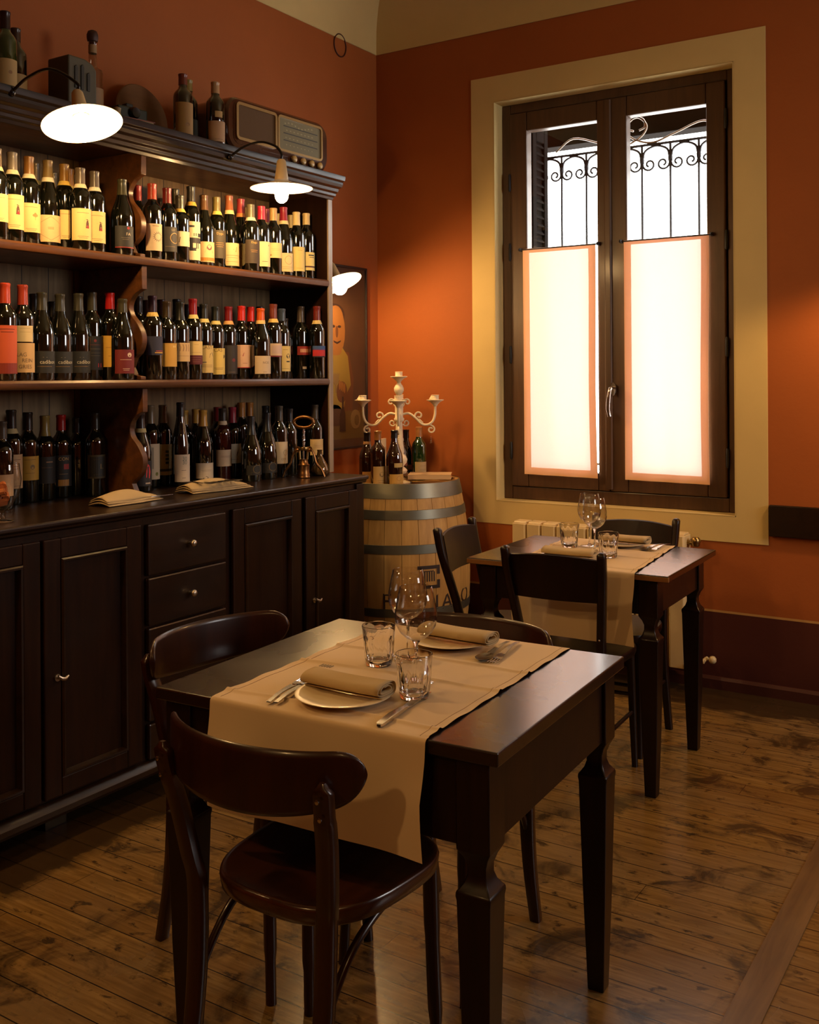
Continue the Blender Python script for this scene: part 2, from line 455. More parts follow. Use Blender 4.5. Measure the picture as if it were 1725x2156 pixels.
# window: fixed frame, two sashes with panes, hinges, handle
wf = B(); FY0, FY1 = 4.695, 4.775
wf.box(WX0+.004, WX0+.052, FY0, FY1, WZ0+.004, WZ1-.004).box(WX1-.052, WX1-.004, FY0, FY1, WZ0+.004, WZ1-.004)
wf.box(WX0+.05, WX0+.085, 4.7465, FY1, WZ0+.05, WZ1-.05).box(WX1-.09, WX1-.05, 4.7465, FY1, WZ0+.05, WZ1-.05).box(WX0+.08, WX1-.08, 4.7465, FY1, WZ1-.09, WZ1-.05).box(WX0+.08, WX1-.08, 4.7465, FY1, WZ0+.065, WZ0+.10)
wf.box(-1.875, -1.831, 4.7465, 4.765, WZ0+.07, WZ1-.052)
wf.box(WX0+.052, WX1-.052, FY0, FY1, WZ1-.052, WZ1-.004).box(WX0+.052, WX1-.052, FY0, FY1, WZ0+.004, WZ0+.070)
win = mk('window_1', wf, M['winwood'], smooth=0, bevel=.005, kind='structure')
def sash(x0, x1, gx0, gx1):
    z0, z1, gz0, gz1 = .850, 2.752, .935, 2.655
    b = B().box(x0, gx0, 4.685, 4.745, z0, z1).box(gx1, x1, 4.685, 4.745, z0, z1)
    b.box(gx0, gx1, 4.685, 4.745, gz1, z1).box(gx0, gx1, 4.685, 4.745, z0, gz0)
    s = mk('sash', b, M['winwood'], win, smooth=0, bevel=.006)
    mk('pane', B().box(gx0-.004, gx1+.004, 4.720, 4.7205, gz0-.004, gz1+.004), M['pane'], s, smooth=0)
    return s
sl = sash(-2.385, -1.855, -2.290, -1.912)
sr_ = sash(-1.851, -1.292, -1.760, -1.378)
mk('meeting_bead', B().prism([(-1.872,4.685),(-1.872,4.677),(-1.866,4.672),(-1.842,4.672),(-1.836,4.677),(-1.836,4.685)], 'z', .86, 2.745), M['winwood'], sl, smooth=0, bevel=.001)
for x, zs in ((-2.386, (2.40, 2.046, 1.52, 1.03)), (-1.288, (2.577, 2.025, 1.538, 1.031))):
    for z in zs:
        h = B().lathe([(0,-.045),(.004,-.045),(.007,-.038),(.007,.038),(.004,.045),(0,.045)], 10, (x, 4.682, z))
        mk('hinge', h, M['iron'], win, smooth=40)
hb = B(); 
hb.loft([[(-1.826+.014*math.cos(a), y, 1.345+.032*math.sin(a)) for a in [2*math.pi*i/16 for i in range(16)]] for y in (4.673, 4.664)])
hb.tube(bez([(-1.826,4.668,1.350),(-1.826,4.635,1.350),(-1.828,4.625,1.340),(-1.834,4.622,1.30),(-1.837,4.624,1.25),(-1.832,4.628,1.215)], 5), [.008]*6+[.009]*8+[.010]*8+[.009]*4, 10)
mk('window_handle', hb, M['steel'], win, smooth=40)

# cafe curtains on thin rods
def curtain(x0, x1, z0, z1, drift, label, group='cafe curtains in the window'):
    root = thing('cafe_curtain', label, 'curtain', ((x0+x1)/2, 4.668, z0), 0, group)
    def P(u, v, d=0.0):
        x = x0 + (x1-x0)*u + drift*(1-v)*(.3+.7*u) - .004*math.sin(v*5)*u
        y = 4.668 + .0035*math.sin(u*17+v*2)*(1-v*.6) + d
        return (x, y, z0 + (z1-z0)*v - .004*u*(1-v))
    mk('curtain_panel', B().sheet(lambda u,v: P(u,v), 30, 50), M['curtain'], root, world=True, smooth=80)
    hw, hz = .036/(x1-x0), .036/(z1-z0)
    hb = B()
    hb.sheet(lambda u,v: P(u*hw, v, -.0022), 4, 50).sheet(lambda u,v: P(1-hw+u*hw, v, -.0022), 4, 50)
    hb.sheet(lambda u,v: P(hw+u*(1-2*hw), v*hz, -.0022), 26, 4).sheet(lambda u,v: P(hw+u*(1-2*hw), 1-.022/(z1-z0)*(1-v), -.0022), 26, 3)
    mk('hem', hb, M['curtain'], root, world=True, smooth=80)
    r = B().tube([(x0-.022, 4.665, z1-.004), (x1+.022, 4.665, z1-.004)], .0032, 8)
    rod = mk('curtain_rod', r, M['iron'], root, world=True, smooth=40)
    for x in (x0-.016, x1+.016):
        k = B().box(x-.004, x+.004, 4.6602, 4.6845, z1-.010, z1+.006).ball((x, 4.661, z1-.003), .007, 8)
        mk('rod_bracket', k, M['iron'], root, world=True, smooth=40)
curtain(-2.306, -1.918, .915, 2.054, .010, 'white cafe curtain with orange hem on the left window sash')
curtain(-1.770, -1.366, .912, 2.056, .002, 'white cafe curtain with orange hem on the right window sash')

# outside: shutter leaf folded in the left reveal, head of the opening, iron grille
sh = thing('window_shutter', 'brown wooden shutter leaf folded open outside the left pane', 'shutter', (-2.33, 4.89, WZ0))
sb = B().box(-2.345, -2.310, 4.80, 4.845, .80, 2.72).box(-2.345, -2.310, 4.94, 4.985, .80, 2.72)
sb.box(-2.345, -2.310, 4.845, 4.94, 2.64, 2.72).box(-2.345, -2.310, 4.845, 4.94, .80, .90).box(-2.345, -2.310, 4.845, 4.94, 1.70, 1.78)
mk('shutter_frame', sb, M['shutter'], sh, world=True, smooth=0, bevel=.004)
mk('backing_board', B().box(-2.331, -2.325, 4.845, 4.94, .80, 2.70), M['shutter'], sh, world=True, smooth=0)
sl2 = B()
for i in range(42):
    z = .91 + i*.0415
    if 1.67 < z < 1.79: continue
    sl2.add([(-2.341,4.845,z+.03),(-2.315,4.845,z),(-2.315,4.94,z),(-2.341,4.94,z+.03),(-2.338,4.845,z+.036),(-2.312,4.845,z+.006),(-2.312,4.94,z+.006),(-2.338,4.94,z+.036)],
            [(0,1,2,3),(7,6,5,4),(0,4,5,1),(1,5,6,2),(2,6,7,3),(3,7,4,0)])
mk('slats', sl2, M['shutter'], sh, world=True, smooth=0)
mk('trim_4', B().box(WX0-.3, WX1+.3, 5.10, 5.22, 2.655, 2.775), M['shutter'], smooth=0, bevel=.004, kind='structure')
gr = thing('window_grille', 'wrought iron grille with scrolls outside the window', 'grille', (-1.83, 5.0, WZ0))
GY = 5.0
rails = B().tube([(-2.5, GY, 2.575), (-1.16, GY, 2.575)], .007, 6).tube([(-2.5, GY, .95), (-1.16, GY, .95)], .007, 6)
mk('rail', rails, M['iron'], gr, world=True, smooth=40)
bxs = [-2.380, -2.238, -2.098, -1.945, -1.796, -1.649, -1.506, -1.36, -1.22]
def spiral(c, r0, turns, start, sgn=1, n=18, y=GY, r1=.25):
    return [(c[0]+r0*(1-(1-r1)*k/n)*math.cos(start+sgn*turns*2*math.pi*k/n), y, c[1]+r0*(1-(1-r1)*k/n)*math.sin(start+sgn*turns*2*math.pi*k/n)) for k in range(n+1)]
for i, x in enumerate(bxs):
    mk('bar', B().tube([(x, GY, .9), (x, GY, 2.575)], .0062, 6).ball((x, GY, 2.50), .013, 8, 0, 1.5), M['iron'], gr, world=True, smooth=40)
for i in range(len(bxs)-1):
    a, b_ = bxs[i], bxs[i+1]; w = b_-a; q = w*.24
    s1 = bez([(a+.004,GY,2.50),(a+w*.12,GY,2.545),(a+w*.5,GY,2.566),(b_-w*.12,GY,2.545),(b_-.004,GY,2.50)], 5)
    bb = B().tube(s1, .0062, 6)
    bb.tube([(a+.004,GY,2.50)]+spiral((a+.004+q*.95, 2.475), q, 1.3, R(150), 1), .0055, 6)
    bb.tube([(b_-.004,GY,2.50)]+spiral((b_-.004-q*.95, 2.475), q, 1.3, R(30), -1), .0055, 6)
    mk('scroll', bb, M['iron'], gr, world=True, smooth=60)
for x, s in ((-2.27, 1), (-1.38, -1)):
    pts = bez([(x,GY,2.60),(x+s*.10,GY,2.66),(x+s*.24,GY,2.62),(x+s*.36,GY,2.585),(x+s*.46,GY,2.615),(x+s*.50,GY,2.67),(x+s*.46,GY,2.72),(x+s*.41,GY,2.71),(x+s*.40,GY,2.67),(x+s*.43,GY,2.655)], 5)
    mk('large_scroll', B().tube(pts, .0055, 6), plain('iron_painted_sunlit_'+('a' if s>0 else 'b'), (.25,.22,.17,1), .5), gr, world=True, smooth=60)  # same iron as the bars, sunlight painted in as a paler colour

# radiator below the window with valves
ra = thing('radiator', 'cream panel radiator under the window with valve at each right corner', 'radiator', (-1.85, 4.54, .10))
n = 11; x0, x1 = -2.285, -1.425; pw = (x1-x0)/n
for i in range(n):
    a = x0+i*pw
    b = B().prism([(a+.002,4.487),(a+.008,4.480),(a+pw-.008,4.480),(a+pw-.002,4.487),(a+pw-.002,4.575),(a+.002,4.575)], 'z', .10, .692)
    b.prism([(4.492,.692),(4.50,.702),(4.56,.702),(4.572,.692)], 'x', a+.006, a+pw-.006)
    mk('radiator_section', b, M['rad'], ra, world=True, smooth=30, bevel=.003)
vb = B().tube([(x1-.01,4.53,.66),(x1+.025,4.53,.66)], .012, 10).lathe([(0,-.02),(.016,-.02),(.020,-.012),(.020,.012),(.014,.02),(0,.02)], 14, (x1+.035,4.53,.665)).tube([(x1+.035,4.53,.66),(x1+.035,4.588,.66)], .008, 8)
mk('bleed_valve', vb, M['brass'], ra, world=True, smooth=40)
v2 = B().tube([(x1-.01,4.53,.135),(x1+.07,4.53,.135)], .011, 10).tube([(x1+.065,4.53,.135),(x1+.065,4.588,.135)], .009, 8)
v2.tube([(x1+.045,4.53,.135),(x1+.045,4.455,.128)], .017, 14).ball((x1+.10,4.555,.14), .018, 10)
mk('radiator_valve', v2, M['rad'], ra, world=True, smooth=40)
for z in (.20, .60): mk('wall_bracket', B().box(-2.1,-2.07,4.575,4.6095,z,z+.04).box(-1.63,-1.60,4.575,4.6095,z,z+.04), M['rad'], ra, world=True, smooth=0)

# thin ring on the wall under the cove
ring = B().tube([(XL+.004, 4.275+.052*math.cos(a), 3.135+.058*math.sin(a)) for a in [2*math.pi*i/32 for i in range(32)]], .0035, 6, closed=True)
mk('wire_ring', ring, paint(70,30,14), smooth=60, label='thin painted wire ring on the red wall under the cream cove', category='ring')

# ------------------------------------------------------------------ painting behind the barrel
def pprism(b, yz, t, mi=0):
    return b.prism(yz, 'x', XL+.014, XL+.014+t, mi)
pt = thing('painting', 'dark painting of a man with a bib drinking, on the red wall by the barrel', 'painting', (XL, 4.10, 1.05))
PY0, PY1, PZ0, PZ1 = 3.76, 4.47, 1.05, 1.98
mk('canvas', B().box(XL+.0005, XL+.014, PY0, PY1, PZ0, PZ1), plain('painted_dark_ground', (.050,.022,.008,1), .55, noise=.5, nscale=5), pt, world=True, smooth=0)
fb = B()
for (a,b_,c,d) in ((PY0-.008,PY1+.008,PZ1,PZ1+.012),(PY0-.008,PY1+.008,PZ0-.012,PZ0),(PY0-.012,PY0,PZ0-.012,PZ1+.012),(PY1,PY1+.012,PZ0-.012,PZ1+.012)): fb.box(XL+.0005,XL+.022,a,b_,c,d)
mk('picture_frame', fb, paint(30,16,9), pt, world=True, smooth=0, bevel=.002)
fig = B()
def blob(cy, cz, ry, rz, n=20, e=2.2): return superellipse(ry, rz, n, e, cy, cz)
cols = [paint(118,76,32), paint(116,94,34), paint(38,20,10), paint(78,44,16), paint(80,60,20), paint(54,32,12), paint(106,84,46)]
pprism(fig, [(3.98,1.50),(4.05,1.56),(4.32,1.54),(4.36,1.40),(4.345,1.20),(4.28,1.10),(3.98,1.10)], .0006, 3)       # coat
pprism(fig, [(4.06,1.545),(4.16,1.585),(4.25,1.575),(4.31,1.52),(4.335,1.37),(4.30,1.33),(4.26,1.22),(4.10,1.22),(4.05,1.34)], .0012, 1)  # bib
pprism(fig, blob(4.20,1.650,.085,.125), .0018, 0)    # head
pprism(fig, blob(4.19,1.735,.092,.055), .0015, 2)    # hair
pprism(fig, blob(4.205,1.685,.070,.095), .0022, 0)
pprism(fig, blob(4.185,1.672,.014,.007), .0028, 2); pprism(fig, blob(4.236,1.672,.014,.007), .0028, 2)   # closed eyes
pprism(fig, blob(4.214,1.645,.011,.030), .0028, 3)   # nose
pprism(fig, [(4.185,1.600),(4.215,1.592),(4.248,1.602),(4.245,1.593),(4.215,1.582),(4.190,1.590)], .0028, 2)         # mouth
pprism(fig, blob(4.205,1.545,.05,.022), .0014, 0)
pprism(fig, blob(4.255,1.335,.045,.055), .0020, 3)   # hand
for k in range(4): pprism(fig, blob(4.235+.014*k,1.372-.006*k,.007,.026), .0026, 0)
pprism(fig, [(4.170,1.43),(4.235,1.43),(4.225,1.385),(4.208,1.372),(4.208,1.330),(4.198,1.330),(4.198,1.372),(4.180,1.385)], .0024, 6)       # glass
pprism(fig, [(3.80,1.235),(4.45,1.235),(4.45,1.09),(3.80,1.09)], .0008, 4)    # table
pprism(fig, blob(4.21,1.205,.075,.045), .0016, 5); pprism(fig, blob(4.19,1.24,.06,.03), .0012, 1)   # basket and bread
pprism(fig, [(4.235,1.13),(4.285,1.13),(4.283,1.22),(4.268,1.26),(4.268,1.31),(4.256,1.31),(4.256,1.26),(4.238,1.22)], .0026, 2)    # bottle
pprism(fig, blob(4.375,1.19,.045,.05), .0016, 6); pprism(fig, blob(4.385,1.185,.02,.028), .0022, 4)
mk('painted_figure', fig, cols, pt, world=True, smooth=0)

# ------------------------------------------------------------------ long base cabinet
CX, CY0, CY1 = -2.60, .55, 3.655
cab = thing('base_cabinet', 'long dark wooden base cabinet with panelled doors and five drawers', 'cabinet', (-2.88, 2.1, 0))
cb = B().box(-3.158, CX+.0, CY0, CY1, .095, .965)      # carcass
mk('carcass', cb, M['cab'], cab, world=True, smooth=0, bevel=.004)
pl = B().prism([(CX,.075),(CX+.022,.080),(CX+.030,.092),(CX+.030,.108),(CX+.018,.122),(CX,.130)], 'y', CY0, CY1+.006)
pl.box(-3.158, CX, CY0, CY1, .075, .096)
mk('plinth_moulding', pl, M['cabh'], cab, world=True, smooth=30)
ft = [(-2.72,.70),(-2.72,3.56),(-3.08,.70),(-3.08,3.56),(-2.72,2.1),(-3.08,2.1)]
for x, y in ft: mk('foot', B().box(x-.04,x+.04,y-.04,y+.04,0,.0755), M['black'], cab, world=True, smooth=0)
ct = B().prism([(-3.158,.960),(CX-.01,.960),(CX+.008,.966),(CX+.008,.978),(CX+.018,.984),(CX+.018,1.0-.004),(CX+.010,1.0),(-3.158,1.0)], 'y', CY0, CY1+.03)
ct = B().prism([(-3.158,.945),(CX+.003,.945),(CX+.010,.952),(CX+.010,.958),(CX+.022,.964),(CX+.022,.976),(CX+.018,.980),(-3.158,.980)], 'y', CY0, CY1+.03)
mk('worktop', ct, M['cabh'], cab, world=True, smooth=0, bevel=.003)
# frame stiles proud of the carcass
def door(y0, y1, z0=.140, z1=.925, hinge_left=True, handle=None):
    s = .062
    b = B().box(CX, CX+.020, y0, y0+s, z0, z1).box(CX, CX+.020, y1-s, y1, z0, z1).box(CX, CX+.020, y0+s, y1-s, z1-s, z1).box(CX, CX+.020, y0+s, y1-s, z0, z0+s*.9)
    d = mk('door', b, M['cab'], cab, world=True, smooth=0, bevel=.004)
    a0, a1, c0, c1 = y0+s, y1-s, z0+s*.9, z1-s
    # raised moulding round the sunk panel
    mo = B(); w = .014
    prof = [(0,.021),(.004,.027),(.010,.026),(w,.010),(w,.003)]
    secs = [[(CX+h, a0+d_, c0+d_), (CX+h, a1-d_, c0+d_), (CX+h, a1-d_, c1-d_), (CX+h, a0+d_, c1-d_)] for d_, h in prof]
    vs = [p for q in secs for p in q]; fs = []
    for k in range(len(secs)-1):
        for i in range(4):
            j = (i+1)%4; fs.append((k*4+i,k*4+j,(k+1)*4+j,(k+1)*4+i))
    mo.add(vs, fs)
    mk('panel_moulding', mo, M['cabh'], d, world=True, smooth=30)
    mk('door_panel', B().box(CX, CX+.005, a0, a1, c0, c1), M['cab'], d, world=True, smooth=0)
    if handle:
        yk, zk = handle
        h = B().lathe([(0,0),(.011,0),(.011,.003),(0,.003)], 14, (0,0,0))
        h.v = [(CX+.020+z, yk+x, zk+y) for x,y,z in h.v]
        h.tube([(CX+.02,yk,zk),(CX+.040,yk,zk)], .004, 8)
        h.tube(bez([(CX+.040,yk-.012,zk+.010),(CX+.042,yk,zk+.001),(CX+.042,yk+.012,zk-.002),(CX+.040,yk+.026,zk+.004)], 4), [.004,.004,.005,.005,.006,.006,.006,.006,.006,.006,.005,.004,.003], 8)
        mk('key_handle', h, M['knob'], d, world=True, smooth=50)
door(.62, 1.18); door(1.20, 1.575, handle=(1.23,.50)); door(1.60, 1.972)
door(1.984, 2.368, handle=(2.030,.503))
door(2.815, 3.215); door(3.243, 3.600, handle=(3.292,.502))
zs = [.925, .745, .577, .415, .256, .128]
for i in range(5):
    z1, z0 = zs[i]-.004, zs[i+1]+.004
    b = B().box(CX, CX+.020, 2.400, 2.776, z0, z1)
    d = mk('drawer', b, M['cabh'], cab, world=True, smooth=0, bevel=.0055)
    zc = (z0+z1)/2; k = B().lathe([(0,0),(.006,0),(.005,.010),(.009,.014),(.013,.020),(.012,.027),(.006,.031),(0,.032)], 16)
    k.v = [(CX+.020+z, 2.588+x, zc+y) for x,y,z in k.v]
    mk('knob', k, M['knob'], d, world=True, smooth=60)
mk('end_stile', B().box(CX-.04, CX+.012, 3.606, CY1+.004, .125, .945), M['cab'], cab, world=True, smooth=0, bevel=.003)

# ------------------------------------------------------------------ hutch (open shelves)
HX, HY0, HY1 = -2.80, .60, 3.715
hu = thing('wine_hutch', 'open dark wooden shelf unit full of wine bottles, on the cabinet', 'shelf', (-2.98, 2.1, .98))
mk('back_panel', B().box(-3.158, -3.146, HY0, HY1, .981, 2.25), M['back'], hu, world=True, smooth=0)
edge_m = wood('worn_pale_edge', (.20,.14,.09,1), (.45,.34,.22,1), .4, 'z', coat=.2)
mk('end_panel', B().box(-3.145, HX-.004, HY1-.025, HY1, .981, 2.235), M['cab'], hu, world=True, smooth=0)
mk('end_panel_edge', B().box(HX-.004, HX+.004, HY1-.027, HY1+.003, .981, 2.235), edge_m, hu, world=True, smooth=0, bevel=.001)
mk('end_panel', B().box(-3.145, HX, HY0, HY0+.025, .981, 2.235), M['cab'], hu, world=True, smooth=0)
for zt in (1.405, 1.85):
    b = B().box(-3.145, HX-.006, HY0+.026, HY1-.028, zt-.030, zt).prism([(HX-.006,zt-.030),(HX+.004,zt-.028),(HX+.008,zt-.020),(HX+.008,zt-.008),(HX+.003,zt),(HX-.006,zt)], 'y', HY0+.026, HY1-.028)
    mk('shelf_board', b, M['shelfw'], hu, world=True, smooth=30)
# scrolled partitions, one piece per bay
def scroll_part(y, z0, z1):
    # front edge profile (x, z): square corbel on top, cut back, belly forward, small foot
    H = z1-z0; f = HX-.004
    top = [(-3.144,z1),(f,z1),(f,z1-.085),(f-.012,z1-.088)]
    pts = [(f-.012,z1-.088),(f-.045,z1-.105),(f-.068,z1-.140),(f-.060,z1-.175),(f-.030,z1-.205),(f-.006,z1-.240),(f-.001,z1-.275),(f-.014,z1-.310),(f-.045,z1-.335)]
    low = [(f-.060,z0+.045),(f-.045,z0+.018),(f-.008,z0+.012),(f-.008,z0)] if H < .44 else [(f-.062,z0+.05),(f-.045,z0+.018),(f-.008,z0+.012),(f-.008,z0)]
    c = [(p.x, p.z) for p in bez([(a,0,b) for a,b in pts], 5)]
    poly = top[:-1] + c + low + [(-3.144, z0)]
    return B().prism(poly, 'y', y, y+.024)
for y in (1.50, 2.585):
    for z0, z1 in ((.982,1.374),(1.406,1.819),(1.851,2.234)):
        p = mk('partition', scroll_part(y, z0, z1), M['shelfw'], hu, world=True, smooth=40, bevel=.002)
mk('top_board', B().box(-3.145, HX, HY0, HY1, 2.236, 2.262), M['shelfw'], hu, world=True, smooth=0)
cz = 2.215
prof = [(0,0),(.012,.0),(.018,.012),(.030,.016),(.034,.028),(.046,.034),(.052,.048),(.070,.054),(.078,.066),(.078,.076),(.090,.082),(.094,.094),(.094,.104),(0,.104)]
def cornice():
    b = B(); n = len(prof)
    path = []
    for (px_, py_, sx, sy) in ((HX, HY0, .72, 0), (HX, HY1, .72, .22), (-3.155, HY1, 0, .22)):
        path.append([(px_+sx*u, py_+sy*u, cz+w) for u, w in prof])
    return b.loft(path)
mk('cornice', cornice(), M['cabh'], hu, world=True, smooth=25, bevel=.0015)
mk('cornice_top', B().box(-3.155, HX, HY0, HY1, cz+.06, cz+.1035), M['cabh'], hu, world=True, smooth=0)
TOPZ = cz+.104

# ------------------------------------------------------------------ wall and shelf lamps with enamel dishes
def dish_lamp(loc, tilt_axis, tilt, arm_pts, label, rdish=.118, rb=.030, drop=.0):
    root = thing('swan_neck_lamp', label, 'lamp', loc, 0, 'enamel dish lamps')
    rot = Matrix.Rotation(R(tilt), 3, Vector(tilt_axis))
    def T(b):
        b.v = [tuple(rot @ Vector(p)) for p in b.v]; return b
    d = B().lathe([(.022,.030),(.030,.022),(.060,.012),(.100,.002),(rdish,-.004),(rdish,-.006),(.100,-.001),(.060,.009),(.028,.019),(.020,.027)], 48)
    mk('dish_shade', T(d), M['enamel'], root, smooth=50)
    sck = B().lathe([(0,.105),(.012,.105),(.017,.098),(.022,.060),(.026,.030),(.024,.018),(0,.018)], 24)
    mk('lamp_socket', T(sck), M['socket'], root, smooth=50)
    bl = B().lathe([(0,.017),(.013,.016),(.016,.006),(rb*.9,-.012),(rb,-.028),(rb*.93,-.042),(rb*.7,-.053),(rb*.35,-.060),(0,-.062)], 24)
    mk('bulb', T(bl), M['bulb'], root, smooth=80)
    top = rot @ Vector((0,0,.103))
    pts = bez([Vector(p)-Vector(loc) for p in arm_pts] + [top+Vector((0,0,.025)), top], 8)
    mk('curved_arm', B().tube(pts, .0048, 10), M['black'], root, smooth=60)
    a0 = Vector(arm_pts[0])-Vector(loc)
    mk('mounting_plate', B().ball(tuple(a0), .014, 12), M['black'], root, smooth=60)
dish_lamp((-2.47,2.045,2.178), (-.2,-1,0), 17, [(-2.742,2.00,2.30),(-2.67,2.005,2.335),(-2.58,2.02,2.350)], 'lit enamel dish lamp under the left part of the cornice, bulb facing us')
dish_lamp((-2.50,3.006,2.135), (0,1,0), 0, [(-2.742,2.985,2.275),(-2.68,2.99,2.305),(-2.60,3.0,2.318),(-2.53,3.005,2.295)], 'lit enamel dish lamp in front of the cornice below the radio', rb=.026)
dish_lamp((-2.955,3.972,1.868), (0,1,0), -24, [(-3.152,3.93,2.03),(-3.11,3.94,2.07),(-3.05,3.955,2.065)], 'lit enamel dish lamp on the red wall above the painting', rb=.034)

# ------------------------------------------------------------------ wine bottles
SHAPES = {   # radius, profile as (fraction of radius, height in m below / above for a .30 m bottle)
 'bordeaux': (.0363, [(0,.003),(.55,.0),(.9,.0),(1,.006),(1,.192),(.97,.204),(.80,.217),(.54,.229),(.435,.240),(.415,.290),(.45,.292),(.45,.299),(.38,.300),(0,.300)]),
 'burgundy': (.0402, [(0,.003),(.55,.0),(.9,.0),(1,.006),(1,.150),(.96,.168),(.82,.190),(.62,.212),(.47,.232),(.395,.252),(.37,.290),(.41,.292),(.41,.299),(.33,.300),(0,.300)]),
 'riesling': (.0355, [(0,.003),(.55,.0),(.9,.0),(1,.006),(1,.135),(.94,.160),(.78,.190),(.58,.222),(.43,.250),(.40,.290),(.43,.292),(.43,.299),(.36,.300),(0,.300)]),
 'sparkling': (.0430, [(0,.003),(.6,.0),(.92,.0),(1,.008),(1,.120),(.95,.145),(.78,.175),(.55,.205),(.38,.235),(.33,.262),(.37,.290),(.37,.296),(.30,.300),(0,.300)]),
}
_bmesh = {}
def bottle(kind, x, y, z, h, cap, label, spec=None, band=None, caplen=.058, face=-.42, glass='bottle', group=None, name='wine_bottle', capmetal=0.0):
    r, prof = SHAPES[kind]; k = h/.30
    key = (kind, glass)
    if key not in _bmesh:
        o = mk(name, B().lathe([(a*r, q) for a, q in prof], 28), M[glass], smooth=40)
        _bmesh[key] = o.data
        o.scale = (1,1,k)
    else:
        o = bpy.data.objects.new(name, _bmesh[key]); COL.objects.link(o); o.scale = (1,1,k)
    o.location = (x, y, z+.0004); ORG[o.name] = Vector((0,0,0))
    o['label'] = label; o['category'] = 'bottle'
    if group: o['group'] = group
    def rad(q):
        for (a0, q0), (a1, q1) in zip(prof[3:], prof[4:]):
            if q0 <= q <= q1: return r*(a0+(a1-a0)*(q-q0)/max(1e-6, q1-q0))
        return r*prof[-3][0]
    if cap:
        q0 = .300-caplen
        cp = [(rad(q0)+.0002,q0)]+[(rad(q)+.0012,q) for q in (q0+.0003, q0+caplen*.3, q0+caplen*.6, .2895)]+[(r*prof[-3][0]+.0012,.2925),(r*prof[-3][0]+.0012,.2990),(r*prof[-3][0]-.001,.3012),(0,.3014)]
        c = mk('capsule', B().lathe(cp, 20), paint(*cap, .3, capmetal), o, smooth=40)
        ORG[c.name] = Vector((0,0,0))
    if band:
        q0 = .300-caplen-.003
        c = mk('neck_band', B().lathe([(rad(q0-.013)+.0010,q0-.013),(rad(q0-.013)+.0016,q0-.0125),(rad(q0)+.0018,q0+.002),(rad(q0)+.0012,q0+.0028)], 20), paint(*band, .6), o, smooth=40)
    if spec: wine_label(o, r+.0004, k, face, spec, rad)
    return o
